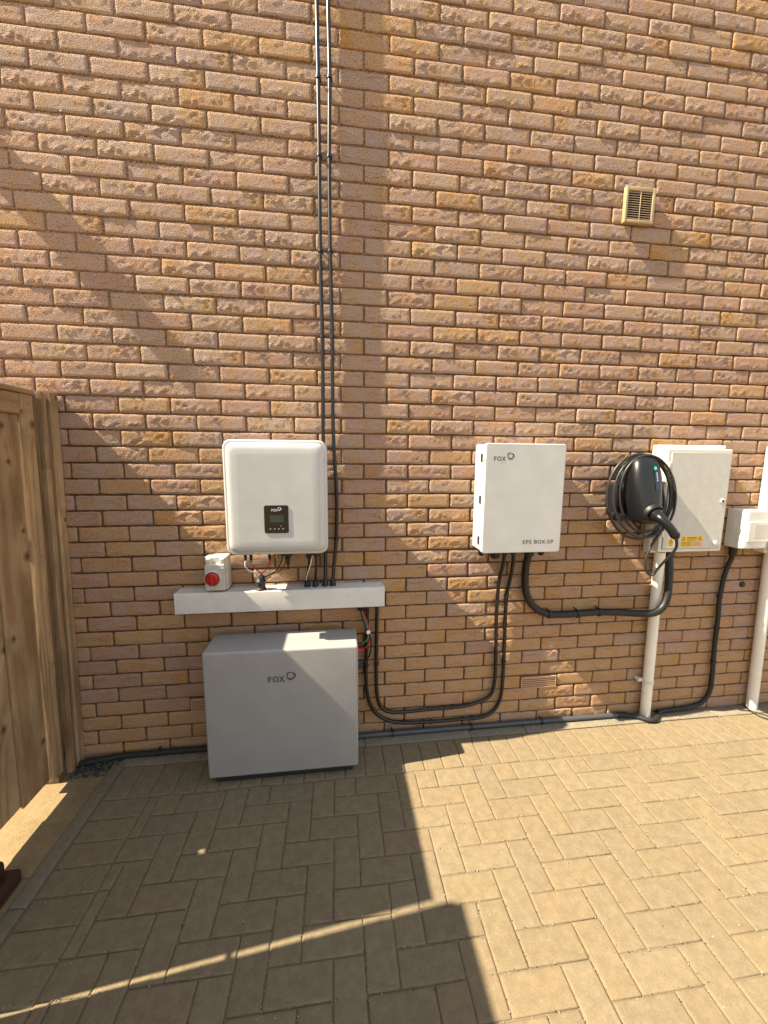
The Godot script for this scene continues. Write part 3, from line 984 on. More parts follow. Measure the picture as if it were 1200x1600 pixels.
func make_charger() -> void:
	var t := thing("car_charger", "black rounded car charger on the wall left of the meter cabinet", "charger", Vector3(1.645, 1.2, 0.0))
	var cx := 1.664
	var st := begin()
	var rings := []
	# sections from bottom to top: y, half width, front z, back z
	for s in [[1.2, 0.027, 0.185, 0.13], [1.203, 0.041, 0.203, 0.10], [1.214, 0.050, 0.214, 0.075], [1.24, 0.059, 0.2175, 0.062], [1.28, 0.068, 0.214, 0.058], [1.33, 0.077, 0.207, 0.055], [1.38, 0.080, 0.199, 0.055],
			[1.42, 0.081, 0.192, 0.055], [1.46, 0.078, 0.183, 0.055], [1.50, 0.071, 0.170, 0.056], [1.525, 0.059, 0.155, 0.058], [1.54, 0.043, 0.137, 0.062], [1.545, 0.023, 0.118, 0.07], [1.546, 0.007, 0.10, 0.085]]:
		var r := PackedVector3Array()
		var cz: float = (s[2] + s[3]) / 2
		var hz: float = (s[2] - s[3]) / 2
		for i in 40:
			var a := -TAU * i / 40
			var ca := cos(a)
			var sa := sin(a)
			var ex := 0.55 if sa < 0 else 0.68
			r.append(Vector3(cx + s[1] * signf(ca) * pow(absf(ca), ex), s[0], cz + hz * signf(sa) * pow(absf(sa), ex)))
		rings.append(r)
	loft(st, rings)
	part(t, "body", done(st), M.charger_black)
	part(t, "mounting_plate", rbox_mesh(Vector3(1.60, 1.22, 0.003), Vector3(1.735, 1.50, 0.058), 0.01), M.black)
	# cable hanger behind
	var h := begin()
	rbox(h, Vector3(1.556, 1.225, 0.005), Vector3(1.60, 1.40, 0.075), 0.012)
	rbox(h, Vector3(1.545, 1.21, 0.06), Vector3(1.60, 1.245, 0.12), 0.01)
	part(t, "cable_hanger", done(h), M.black)
	var pn := begin()
	var tilt := Basis(Vector3.RIGHT, -0.20)
	rbox(pn, Vector3(-0.011, -0.052, -0.002), Vector3(0.011, 0.052, 0.0012), 0.0009, 2)
	var panel := part(t, "light_panel", done(pn), M.panel_blue, false)
	panel.transform = Transform3D(tilt * Basis(Vector3(0, 0, 1), 0.03), Vector3(1.686 - 1.645, 1.425 - 1.2, 0.1925))
	var led := begin()
	for q in [[0.0, 0.006, 0.0065, 0.0065], [0.0, -0.004, 0.005, 0.0075]]:
		rbox(led, Vector3(q[0] - q[2], q[1] - q[3], 0), Vector3(q[0] + q[2], q[1] + q[3], 0.0018), 0.0009, 2)
	var l := part(t, "status_light", done(led), M.green_light, false)
	l.transform = Transform3D(Basis(Vector3.RIGHT, -0.27), Vector3(1.683 - 1.645, 1.478 - 1.2, 0.1782))
	for i in 5:
		var ch := begin()
		rbox(ch, Vector3(-0.004 + 0.0007 * (i % 2), -0.0035, 0.001), Vector3(0.003, 0.0028, 0.0022), 0.0004, 1)
		var o := part(panel, "panel_mark", done(ch), M.grey_print, false)
		o.position = Vector3(0.001, 0.034 - 0.0095 * i, 0)
	# socket ring and the plug parked in it
	var d := Vector3(0.30, -0.62, 0.72).normalized()
	var c := Vector3(1.664, 1.262, 0.196)
	var s1 := begin()
	turned(s1, c, Vector3(0.12, -0.42, 0.9), [[0.0, 0.052], [0.018, 0.052], [0.024, 0.049], [0.026, 0.044], [0.012, 0.038]], 24)
	part(t, "socket_ring", done(s1), M.black)
	var plug := thing("charging_plug", "black charging plug parked in the car charger's socket", "plug", Vector3(1.70, 1.16, 0.28))
	var s2 := begin()
	turned(s2, c + Vector3(0.001, -0.004, 0.012), Vector3(0.2, -0.45, 0.87), [[0.0, 0.034], [0.024, 0.034], [0.027, 0.030], [0.04, 0.028], [0.06, 0.022]], 20)
	part(plug, "collar", done(s2), M.charger_black)
	var s3 := begin()
	tube(s3, [c + Vector3(0.005, -0.010, 0.03), Vector3(1.668, 1.238, 0.255), Vector3(1.686, 1.213, 0.275), Vector3(1.706, 1.185, 0.285), Vector3(1.722, 1.163, 0.288)], 0.0205, 16, 0.008)
	part(plug, "handle", done(s3), M.charger_black)
	var s4 := begin()
	var e := Vector3(0.55, -0.78, 0.1)
	turned(s4, Vector3(1.718, 1.168, 0.2875), e, [[0.0, 0.0215], [0.012, 0.022], [0.014, 0.0195], [0.022, 0.016], [0.03, 0.0095]], 16)
	part(plug, "cuff", done(s4), M.black)
	# the coiled charging lead
	var pts := []
	for k in [[0.0, 0.0]]: pass
	pts.append_array([Vector3(1.732, 1.148, 0.288), Vector3(1.757, 1.10, 0.27), Vector3(1.768, 1.05, 0.235), Vector3(1.775, 1.0, 0.19), Vector3(1.776, 0.945, 0.15), Vector3(1.765, 0.912, 0.135), Vector3(1.735, 0.935, 0.13), Vector3(1.724, 0.985, 0.13), Vector3(1.736, 1.045, 0.13), Vector3(1.765, 1.10, 0.13), Vector3(1.80, 1.16, 0.132), Vector3(1.822, 1.23, 0.134)])
	var left := [1.487, 1.520, 1.552, 1.592]
	var bottom := [1.090, 1.112, 1.120, 1.150]
	var right := [1.842, 1.835, 1.848, 1.83]
	var top := [1.553, 1.540, 1.548, 1.533]
	var zz := [0.122, 0.110, 0.132, 0.118]
	for k in 4:
		var n := 16
		for i in range(1 if k == 0 else 0, n):
			var a := -0.5 + TAU * i / n       # from the right, over the top, to the left, and under
			var kk := k
			var f := float(i) / n
			var nx: int = mini(k + 1, 3)
			var lx: float = left[kk]
			var bx: float = lerpf(bottom[kk], bottom[nx], f)
			var rx: float = lerpf(right[kk], right[nx], f)
			var tx: float = top[kk]
			var x := lerpf(lx, rx, 0.5 + 0.5 * cos(a))
			var y := lerpf(bx, tx, 0.5 + 0.5 * sin(a))
			x += 0.02 * sin(a) * -1.0
			var z: float = lerpf(zz[kk], zz[nx], f) + 0.012 * cos(a)
			pts.append(Vector3(x, y, z))
	pts.append_array([Vector3(1.80, 1.36, 0.11), Vector3(1.70, 1.53, 0.09), Vector3(1.60, 1.49, 0.075), Vector3(1.585, 1.40, 0.085), Vector3(1.63, 1.30, 0.10), Vector3(1.672, 1.22, 0.12), Vector3(1.685, 1.15, 0.12), Vector3(1.68, 1.12, 0.1)])
	var lead := thing("charging_lead", "long black charging lead coiled round the car charger", "cable", Vector3(1.66, 1.1, 0.1))
	part(lead, "lead", tube_mesh(pts, 0.0067, 10, 0.012), M.rubber)

func make_cabinets() -> void:
	var t := thing("meter_cabinet", "cream meter cabinet with yellow warning stickers, behind the car charger", "cabinet", Vector3(2.0, 1.01, 0.0))
	part(t, "back_box", rbox_mesh(Vector3(1.808, 1.012, 0.004), Vector3(2.216, 1.606, 0.052), 0.008), M.cream)
	part(t, "frame", plate_mesh(1.820, 2.207, 1.026, 1.584, 0.0515, 0.098, 0.010, 0.005), M.cream)
	var seam := begin()
	plate(seam, 1.838, 2.198, 1.042, 1.569, 0.0965, 0.0985, 0.006, 0.0005, 1)
	part(t, "door_seam", done(seam), M.seam)
	var door := part(t, "door", plate_mesh(1.8405, 2.1955, 1.0445, 1.5665, 0.0975, 0.1035, 0.006, 0.002), M.cream_door)
	part(t, "hinge", rbox_mesh(Vector3(1.828, 1.478, 0.097), Vector3(1.841, 1.512, 0.1045), 0.002, 2), M.cream)
	part(t, "hinge", rbox_mesh(Vector3(1.828, 1.11, 0.097), Vector3(1.841, 1.144, 0.1045), 0.002, 2), M.cream)
	var lk := begin()
	turned(lk, Vector3(2.172, 1.306, 0.1033), Vector3(0, 0, 1), [[0.0, 0.0135], [0.003, 0.0135], [0.0045, 0.012], [0.005, 0.007]], 20)
	var lock := part(door, "lock", done(lk), M.cream, false)
	var lk2 := begin()
	turned(lk2, Vector3(2.172, 1.306, 0.108), Vector3(0, 0, 1), [[0.0, 0.0075], [0.001, 0.0075], [0.0012, 0.004]], 14)
	part(t, "lock_core", done(lk2), M.dark_grey)
	var kn := begin()
	turned(kn, Vector3(2.158, 1.072, 0.1033), Vector3(0, 0, 1), [[0.0, 0.0155], [0.003, 0.0155], [0.0035, 0.011], [0.006, 0.0105], [0.0065, 0.006]], 20)
	part(door, "knob", done(kn), M.cream, false)
	# stickers: yellow ground, black triangles, WARNING and lines of small print
	var big := part(t, "warning_sticker", plate_mesh(1.946, 2.079, 1.0555, 1.1145, 0.1032, 0.1038, 0.001, 0.0002, 1), M.yellow)
	for x in [1.963, 2.062]: warning_triangle(big, Vector3(x, 1.0985, 0.1038), 0.026)
	lettering(t, "warning_lettering", "WARNING", Vector3(2.0125, 1.1045, 0.1036), 0.009, 0.062, M.black_print)
	var rng := RandomNumberGenerator.new()
	rng.seed = 9
	for r in 6:
		var y := 1.0925 - r * 0.0066
		var st := begin()
		var x := 1.987 if r < 2 else 1.951
		var stop := 2.043 if r < 2 else 2.012
		while x < stop:
			var w := rng.randf_range(0.003, 0.011)
			rbox(st, Vector3(x, y, 0.1036), Vector3(minf(x + w, stop), y + 0.0028, 0.1042), 0.0002, 1)
			x += w + 0.0022
		part(big, "small_print", done(st), M.black_print, false)
	part(big, "red_panel", plate_mesh(2.016, 2.0765, 1.058, 1.0815, 0.1036, 0.1041, 0.0005, 0.0001, 1), M.pale_red, false)
	for r in 3:
		var st := begin()
		var x := 2.019
		while x < 2.072:
			var w := rng.randf_range(0.003, 0.010)
			rbox(st, Vector3(x, 1.0755 - r * 0.0068, 0.104), Vector3(minf(x + w, 2.074), 1.0785 - r * 0.0068, 0.1044), 0.0002, 1)
			x += w + 0.002
		part(big, "small_print", done(st), M.red, false)
	var white := part(t, "white_label", plate_mesh(1.866, 1.914, 1.053, 1.116, 0.1032, 0.1037, 0.001, 0.0002, 1), M.white_print)
	var sm := part(t, "warning_sticker", plate_mesh(1.871, 1.902, 1.0605, 1.1035, 0.1035, 0.1041, 0.001, 0.0002, 1), M.yellow)
	warning_triangle(sm, Vector3(1.8865, 1.084, 0.1041), 0.026)
	var st2 := begin()
	rbox(st2, Vector3(1.875, 1.0645, 0.104), Vector3(1.898, 1.0675, 0.1045), 0.0002, 1)
	part(sm, "small_print", done(st2), M.black_print, false)

	var b := thing("switch_enclosure", "small white switch enclosure with flip-up window between the two meter cabinets", "electrical box", Vector3(2.4, 1.03, 0.0))
	part(b, "back_box", rbox_mesh(Vector3(2.326, 1.034, 0.004), Vector3(2.492, 1.254, 0.074), 0.008), M.white_plastic)
	var st3 := begin()
	var rings := []
	for q in [[0.0, 0.0735], [0.0, 0.088], [0.0035, 0.099], [0.011, 0.106], [0.02, 0.109], [0.026, 0.1095]]:
		rings.append(rr(2.325 + q[0], 2.493 - q[0], 1.033 + q[0] * 0.4, 1.255 - q[0] * 0.4, 0.010, q[1]))
	loft(st3, rings)
	part(b, "cover", done(st3), M.white_plastic)
	part(b, "window_flap", plate_mesh(2.349, 2.487, 1.075, 1.190, 0.1085, 0.116, 0.006, 0.003), M.flap)
	part(b, "flap_label", plate_mesh(2.386, 2.476, 1.096, 1.176, 0.1155, 0.1164, 0.004, 0.0003, 1), M.pale_grey)
	var sc := begin()
	cylinder(sc, Vector3(2.3255, 1.19, 0.04), Vector3(2.3235, 1.19, 0.04), 0.006, 0.0055, 12)
	part(b, "screw_cap", done(sc), M.white_plastic)
	gland(b, Vector3(2.362, 1.034, 0.035), Vector3.DOWN, 0.02, 0.06)

	var g := thing("meter_cabinet", "white meter cabinet cut off at the right edge, above the far downpipe", "cabinet", Vector3(2.75, 1.0, 0.0))
	part(g, "back_box", rbox_mesh(Vector3(2.522, 1.0, 0.004), Vector3(2.965, 1.606, 0.075), 0.008), M.cream)
	part(g, "frame", plate_mesh(2.530, 2.957, 1.012, 1.596, 0.0745, 0.20, 0.012, 0.006), M.cream)
	part(g, "door", plate_mesh(2.550, 2.938, 1.032, 1.576, 0.199, 0.206, 0.006, 0.002), M.cream_door)

	# pipes
	for q in [["tall cream pipe running down the wall from the middle meter cabinet", [[1.893, 1.012], [1.897, 0.7], [1.903, 0.3], [1.908, 0.0]], 0.0275, 0.036], ["cream pipe running down the wall at the right edge to the paving", [[2.612, 1.0], [2.62, 0.7], [2.63, 0.35], [2.64, 0.0]], 0.0275, 0.036]]:
		var pipe := thing("service_pipe", q[0], "pipe", Vector3(q[1][3][0], 0, q[3]), "cream pipes under the meter cabinets")
		part(pipe, "pipe", tube_mesh(along(q[1], q[3]), q[2], 20, 0.05), M.pipe_cream)
		if q[1][0][0] < 2.0:
			var cst := begin()
			cylinder(cst, Vector3(1.9035, 0.221, 0.036), Vector3(1.9033, 0.239, 0.036), 0.0315, 0.0315, 20)
			rbox(cst, Vector3(1.846, 0.226, 0.004), Vector3(1.882, 0.244, 0.03), 0.004, 2)
			cylinder(cst, Vector3(1.853, 0.238, 0.004), Vector3(1.853, 0.238, 0.034), 0.010, 0.010, 12)
			part(pipe, "bracket", done(cst), M.cream)

func warning_triangle(parent: Node3D, at: Vector3, size: float) -> void:
	var st := begin(-1)
	var z := Vector3(0, 0, 0.0005)
	var o := []
	var i_ := []
	for k in 3:
		var a := PI / 2 + TAU * k / 3
		o.append(at + Vector3(cos(a), sin(a), 0) * size * 0.58 + z)
		i_.append(at + Vector3(cos(a), sin(a), 0) * size * 0.40 + z)
	for k in 3:
		var j := (k + 1) % 3
		quad(st, i_[k], o[k], o[j], i_[j])
	tri(st, at + Vector3(-0.0016, -0.003, 0.0005), at + Vector3(0.001, 0.0, 0.0005), at + Vector3(0.0016, 0.0062, 0.0005))
	tri(st, at + Vector3(0.0016, -0.0048, 0.0005), at + Vector3(0.0022, 0.002, 0.0005), at + Vector3(-0.0012, 0.0008, 0.0005))
	part(parent, "warning_triangle", done(st), M.black_print, false)

func make_vent() -> void:
	var t := thing("vent_cover", "beige plastic louvred vent cover high on the brick wall", "vent", Vector3(1.595, 2.69, 0.0))
	var x0 := 1.512
	var x1 := 1.672
	var y0 := 2.692
	var y1 := 2.856
	var fr := begin()
	rbox(fr, Vector3(x0, y0, 0.003), Vector3(x0 + 0.014, y1, 0.024), 0.003, 2)
	rbox(fr, Vector3(x1 - 0.016, y0, 0.003), Vector3(x1, y1, 0.024), 0.003, 2)
	rbox(fr, Vector3(x0 + 0.011, y1 - 0.020, 0.003), Vector3(x1 - 0.013, y1, 0.0235), 0.003, 2)
	rbox(fr, Vector3(x0 + 0.011, y0, 0.003), Vector3(x1 - 0.013, y0 + 0.016, 0.0235), 0.003, 2)
	part(t, "frame", done(fr), M.beige)
	part(t, "back", rbox_mesh(Vector3(x0 + 0.01, y0 + 0.01, 0.003), Vector3(x1 - 0.01, y1 - 0.01, 0.006), 0.001, 1), M.void_black)
	for k in 12:
		var y := y0 + 0.0195 + k * 0.0105
		var s := begin(-1)
		var a := [Vector3(x0 + 0.013, y, 0.0215), Vector3(x0 + 0.013, y + 0.0030, 0.0215), Vector3(x0 + 0.013, y + 0.0050, 0.013), Vector3(x0 + 0.013, y + 0.0030, 0.013)]
		var w := Vector3(x1 - x0 - 0.028, 0, 0)
		for i in 4:
			var j := (i + 1) % 4
			quad(s, a[i], a[j], a[j] + w, a[i] + w)
		part(t, "slat", done(s), M.beige_dull)
	part(t, "middle_bar", rbox_mesh(Vector3(1.5912, y0 + 0.014, 0.019), Vector3(1.5938, y1 - 0.018, 0.0232), 0.001, 1), M.beige)

func make_wall_box() -> void:   # unseen box added to cast the slanting shadow above the fence
	var t := thing("added_shadow_box", "unseen grey box added past the left edge to cast a slanting shadow", "shadow caster", Vector3(-1.9, 3.36, 0.0))
	part(t, "case", rbox_mesh(Vector3(-1.95, 3.36, 0.003), Vector3(-1.85, 3.50, 0.115), 0.008), M.pale_grey)
	part(t, "lens", plate_mesh(-1.942, -1.858, 3.37, 3.49, 0.114, 0.142, 0.02, 0.012, 4), M.dark_grey)

func make_cables() -> void:
	var spans := [
		["roof_cable", "left of two black cables running down the wall behind the inverter", [[0.024, 4.5], [0.024, 3.434], [0.025, 3.15], [0.025, 2.845], [0.0235, 2.457], [0.028, 2.086], [0.027, 1.85], [0.025, 1.601], [0.028, 1.3], [0.028, 1.0], [0.026, 0.91]], 0.018, 0.0088, [3.151, 2.849, 2.459, 2.087]],
		["roof_cable", "right of two black cables, running down the wall past the inverter's edge", [[0.071, 4.5], [0.072, 3.441], [0.074, 3.157], [0.069, 2.849], [0.0685, 2.461], [0.074, 2.088], [0.073, 1.85], [0.075, 1.601], [0.087, 1.348], [0.083, 1.117], [0.07, 0.98], [0.064, 0.91]], 0.018, 0.0088, [3.157, 2.849, 2.461, 2.088, 1.348, 1.117]]]
	for s in spans:
		var t := thing(s[0], s[1], "cable", Vector3(s[2][0][0], 0.9, 0.0), "black cables from the roof")
		var pts := along(s[2], s[3])
		pts[-1].z = 0.045
		pts[-2].z = 0.03 if s[2].size() < 12 else 0.035
		part(t, "cable", tube_mesh(pts, s[4], 12, 0.02), M.cable_black)
		for y in s[5]:
			var x := 0.0
			for i in s[2].size() - 1:
				var a: Array = s[2][i]
				var b: Array = s[2][i + 1]
				if y <= a[1] and y >= b[1]: x = lerpf(a[0], b[0], (a[1] - y) / maxf(a[1] - b[1], 0.001))
			clip(t, Vector3(x, y, 0.018), Vector3.UP, s[4])
	var loops := [
		["outer of two black cables looping from the trunking up to the lettered switch box", [[0.242, 0.78, 0.03], [0.238, 0.532], [0.235, 0.35], [0.249, 0.229], [0.288, 0.145], [0.352, 0.096], [0.424, 0.075], [0.569, 0.066], [0.779, 0.066], [0.904, 0.072], [0.966, 0.108], [1.001, 0.185], [1.009, 0.317], [1.007, 0.508], [1.004, 0.706], [1.008, 0.804], [1.018, 0.894, 0.03], [1.015, 0.98, 0.055], [1.010, 1.04, 0.06]], [[1.006, 0.62], [1.004, 0.78], [1.0085, 0.4], [0.236, 0.42], [0.6, 0.066], [0.84, 0.068]]],
		["inner of two black cables looping from the trunking up to the lettered switch box", [[0.292, 0.78, 0.03], [0.290, 0.529], [0.291, 0.327], [0.298, 0.233], [0.319, 0.175], [0.369, 0.143], [0.441, 0.138], [0.567, 0.142], [0.788, 0.146], [0.888, 0.17], [0.939, 0.2], [0.959, 0.264], [0.961, 0.416], [0.953, 0.641], [0.954, 0.806], [0.957, 0.896, 0.03], [0.962, 0.967, 0.05], [0.964, 1.04, 0.06]], [[0.956, 0.56], [0.9535, 0.75], [0.2905, 0.43], [0.72, 0.1445], [0.954, 0.86]]]]
	for s in loops:
		var t := thing("looped_cable", s[0], "cable", Vector3(0.6, 0.06, 0.0), "black cables looping between the boxes")
		part(t, "cable", tube_mesh(along(s[1], 0.02), 0.0098, 12, 0.015), M.cable_black)
		for c in s[2]: clip(t, Vector3(c[0], c[1], 0.02), Vector3.UP if c[1] > 0.2 else Vector3.RIGHT, 0.0098)
	var th := thing("thick_conduit", "thick black ribbed conduit sagging from the lettered switch box to the meter cabinet", "conduit", Vector3(1.5, 0.66, 0.0))
	part(th, "conduit", tube_mesh(along([[1.093, 1.03, 0.07], [1.091, 0.98, 0.055], [1.095, 0.914, 0.04], [1.104, 0.824], [1.128, 0.761], [1.173, 0.708], [1.241, 0.675], [1.317, 0.668], [1.413, 0.668], [1.52, 0.672], [1.6, 0.672, 0.04], [1.70, 0.668, 0.05], [1.775, 0.668, 0.07], [1.84, 0.676, 0.09], [1.887, 0.705, 0.092], [1.915, 0.758, 0.088], [1.928, 0.822, 0.078], [1.94, 0.915, 0.06], [1.945, 1.02, 0.04]], 0.034), 0.0192, 14, 0.0045, 0.0006), M.black)
	for c in [[1.25, 0.673], [1.42, 0.668], [1.55, 0.672]]: clip(th, Vector3(c[0], c[1], 0.034), Vector3.LEFT, 0.021)
	var rc := thing("flexible_conduit", "black flexible conduit dropping from the switch enclosure to the paving", "conduit", Vector3(2.34, 0.0, 0.0))
	var rpts := along([[2.362, 0.99, 0.035], [2.362, 0.964, 0.033], [2.358, 0.914], [2.342, 0.849], [2.335, 0.779], [2.330, 0.72], [2.336, 0.609], [2.338, 0.532], [2.339, 0.419], [2.345, 0.303], [2.35, 0.206], [2.349, 0.139], [2.325, 0.08], [2.286, 0.045], [2.214, 0.029], [2.11, 0.022, 0.024], [2.02, 0.02, 0.03], [1.97, 0.018, 0.06], [1.93, 0.0185, 0.088], [1.89, 0.0185, 0.09], [1.83, 0.0185, 0.05], [1.745, 0.018, 0.028]], 0.022)
	part(rc, "conduit", tube_mesh(rpts, 0.0125, 12, 0.005, 0.0005), M.dull_black)
	for c in [[2.3285, 0.73, 0], [2.3385, 0.535, 0], [2.344, 0.32, 0]]: clip(rc, Vector3(c[0], c[1], 0.022), Vector3.UP, 0.0125)
	clip(rc, Vector3(2.0, 0.022, 0.034), Vector3.RIGHT, 0.0125)
	var lc := thing("ground_conduit", "straight grey conduit lying along the foot of the wall behind the battery", "conduit", Vector3(0.4, 0.0, 0.0))
	part(lc, "conduit", tube_mesh(along([[1.765, 0.0185], [1.5, 0.0188], [1.233, 0.0185], [0.832, 0.0182], [0.381, 0.018], [0.1, 0.018]], 0.026), 0.0135, 14, 0.04), M.grey_conduit)
	part(lc, "conduit_end", tube_mesh(along([[0.1, 0.018], [-0.3, 0.018], [-0.6, 0.0178], [-0.83, 0.018], [-1.02, 0.017, 0.03], [-1.13, 0.013, 0.045], [-1.19, 0.011, 0.05]], 0.026), 0.0133, 12, 0.02), M.dull_black)
	part(lc, "coupler", tube_mesh(along([[1.735, 0.0185], [1.79, 0.0185]], 0.027), 0.0155, 14, 0.05), M.dull_black)
	for x in [-0.832, 0.38, 0.832, 1.255]: clip(lc, Vector3(x, 0.018, 0.026), Vector3.LEFT, 0.0138)
	# fine wires
	var wires := [
		["red wire curving from the inverter's left socket to the gland", [[-0.318, 1.045, 0.1], [-0.315, 1.02, 0.105], [-0.295, 0.99, 0.1], [-0.28, 0.965, 0.078], [-0.281, 0.945, 0.074]], 0.0026, "red"],
		["pale wire dropping from the inverter's leftmost socket to the gland", [[-0.343, 1.045, 0.1], [-0.345, 1.01, 0.105], [-0.325, 0.985, 0.1], [-0.292, 0.968, 0.078], [-0.288, 0.945, 0.074]], 0.0024, "white_print"],
		["red wire dropping from the inverter's middle socket to the gland", [[-0.232, 1.045, 0.1], [-0.235, 1.015, 0.1], [-0.255, 0.985, 0.095], [-0.276, 0.965, 0.08], [-0.278, 0.945, 0.074]], 0.0026, "red"],
		["black wire curving from the inverter's data plug to the gland", [[-0.17, 1.075, 0.105], [-0.178, 1.03, 0.11], [-0.205, 0.985, 0.11], [-0.24, 0.962, 0.1], [-0.268, 0.95, 0.09], [-0.285, 0.942, 0.078]], 0.003, "black"],
		["thin black wire looping lowest beneath the data plug", [[-0.155, 1.065, 0.12], [-0.16, 1.02, 0.125], [-0.19, 0.985, 0.125], [-0.225, 0.972, 0.115], [-0.262, 0.95, 0.095], [-0.279, 0.94, 0.078]], 0.0022, "black"],
		["black lead from the inverter's larger mains plug to the trunking", [[-0.045, 1.045, 0.11], [-0.05, 1.0, 0.105], [-0.06, 0.95, 0.07], [-0.063, 0.905, 0.045]], 0.0062, "black"],
		["black lead from the inverter's smaller mains plug to the trunking", [[-0.012, 1.048, 0.11], [-0.014, 1.0, 0.105], [-0.02, 0.95, 0.07], [-0.022, 0.905, 0.045]], 0.0062, "black"],
		["white wire hanging beside the inverter's larger mains plug", [[-0.03, 1.06, 0.125], [-0.042, 1.01, 0.128], [-0.055, 0.97, 0.11], [-0.066, 0.92, 0.065]], 0.0022, "white_print"],
		["green wire from the trunking's underside to the battery's top socket", [[0.205, 0.755, 0.055], [0.226, 0.70, 0.075], [0.24, 0.645, 0.09], [0.236, 0.612, 0.1], [0.21, 0.588, 0.1]], 0.003, "green_wire"],
		["red wire from the trunking's underside to the battery's red socket", [[0.209, 0.755, 0.05], [0.236, 0.69, 0.06], [0.247, 0.62, 0.08], [0.238, 0.575, 0.095], [0.211, 0.556, 0.095]], 0.0034, "red"],
		["black wire from the trunking's underside to the battery's lower socket", [[0.201, 0.755, 0.06], [0.225, 0.68, 0.085], [0.253, 0.61, 0.095], [0.248, 0.53, 0.1], [0.225, 0.495, 0.1], [0.21, 0.49, 0.1]], 0.0042, "black"]]
	for w in wires:
		var t := thing("wire", w[1 - 1], "wire", Vector3(w[1][0][0], w[1][-1][1], 0.08), "thin wires at the inverter and battery")
		part(t, "wire", tube_mesh(along(w[1], 0.1), w[2], 8, 0.006), M[w[3]])
		if w[0].begins_with("green"):
			part(t, "tag", rbox_mesh(Vector3(0.231, 0.637, 0.086), Vector3(0.25, 0.655, 0.098), 0.003, 2), M.white_print)
	var cp := begin()
	turned(cp, Vector3(2.494, 0.792, 0.002), Vector3(0, 0, 1), [[0.0, 0.017], [0.006, 0.017], [0.008, 0.013], [0.012, 0.011], [0.013, 0.006]], 16)
	var cap := MeshInstance3D.new()
	cap.name = "wall_plug"
	cap.mesh = done(cp)
	cap.material_override = M.dark_grey
	tag(cap, "small round dark plug in the brickwork right of the flexible conduit", "plug")
	add_child(cap)
	var gc := thing("ground_wire", "thin dark wire lying on the paving at the foot of the right-hand pipe", "wire", Vector3(2.6, 0, 0.1))
	part(gc, "wire", tube_mesh(along([[2.61, 0.006, 0.02], [2.597, 0.005, 0.06], [2.592, 0.005, 0.098], [2.60, 0.005, 0.128], [2.625, 0.005, 0.152], [2.70, 0.005, 0.18], [2.8, 0.005, 0.17]], 0.1), 0.0042, 8, 0.01), M.dull_black)

func make_small_things() -> void:
	var st := thing("brick_stack", "dark red glazed bricks stacked beside the fence, cut by the left edge", "brick stack", Vector3(-1.12, 0, 0.68))
	for b in [[Vector3(-1.185, 0.0015, 0.588), Vector3(-1.045, 0.060, 0.83)], [Vector3(-1.19, 0.0605, 0.612), Vector3(-1.075, 0.122, 0.82)]]:
		part(st, "brick", rbox_mesh(b[0], b[1], 0.018, 4), M.dark_red)
	var rng := RandomNumberGenerator.new()
	rng.seed = 15
	var pebble := begin(1)
	var pn := noise(3, 1.3, 2)
	for lat in 5:
		for lon in 7:
			var P := func(a: int, b: int) -> Vector3:
				var th := PI * a / 5.0
				var ph := TAU * (b % 7) / 7.0
				var v := Vector3(sin(th) * cos(ph), cos(th), sin(th) * sin(ph))
				return v * (1.0 + 0.35 * pn.get_noise_3dv(v)) * Vector3(1.0, 0.7, 0.85)
			quad(pebble, P.call(lat, lon + 1), P.call(lat + 1, lon + 1), P.call(lat + 1, lon), P.call(lat, lon))
	var pm := done(pebble)
	var stone := mat(Color.WHITE, 0.9, 0.4)
	stone.vertex_color_use_as_albedo = true
	pm.surface_set_material(0, stone)
	var scatter := func(called: String, label: String, count: int, place: Callable) -> void:
		var mm := MultiMesh.new()
		mm.transform_format = MultiMesh.TRANSFORM_3D
		mm.use_colors = true
		mm.mesh = pm
		mm.instance_count = count
		for i in count:
			var q: Array = place.call()
			mm.set_instance_transform(i, Transform3D(Basis.from_euler(Vector3(rng.randf() * 0.6, rng.randf() * TAU, rng.randf() * 0.6)).scaled(Vector3.ONE * q[1]), q[0]))
			mm.set_instance_color(i, q[2])
		var o := MultiMeshInstance3D.new()
		o.name = called
		o.multimesh = mm
		tag(o, label, "", "", "stuff")
		add_child(o)
	scatter.call("gravel", "patch of dark gravel between fence post, wall and edging", 650, func():
		var x := rng.randf_range(-1.20, -1.0)
		var z := rng.randf_range(0.012, 0.135) if x < -1.03 else rng.randf_range(0.012, 0.07)
		var g := rng.randf_range(0.02, 0.09)
		return [Vector3(x, rng.randf_range(-0.006, 0.004), z), rng.randf_range(0.003, 0.0075), Color(g * 1.05, g, g * 0.9)])
	var mx := 0.098
	var mz := 0.0945
	scatter.call("grit", "loose sand grains and crumbs lying in the paving joints", 7000, func():
		var x := rng.randf_range(-0.96, 2.9)
		var z := rng.randf_range(0.1, 1.7)
		if rng.randf() < 0.85:
			if rng.randf() < 0.5: x = 0.455 + mx * roundf((x - 0.455) / mx) + rng.randf_range(-0.004, 0.004)
			else: z = 0.375 + mz * roundf((z - 0.375) / mz) + rng.randf_range(-0.004, 0.004)
		var g := rng.randf_range(0.2, 0.45) if rng.randf() < 0.45 else rng.randf_range(0.02, 0.10)
		return [Vector3(x, 0.0005, z), rng.randf_range(0.0006, 0.0021), Color(g, g * 0.88, g * 0.68)])
	scatter.call("crumbs", "mortar crumbs along the concrete strip at the wall's foot", 160, func():
		var g := rng.randf_range(0.15, 0.5)
		return [Vector3(rng.randf_range(-0.95, 2.9), 0.0045, rng.randf_range(0.04, 0.082)), rng.randf_range(0.001, 0.0038), Color(g, g * 0.85, g * 0.65)])

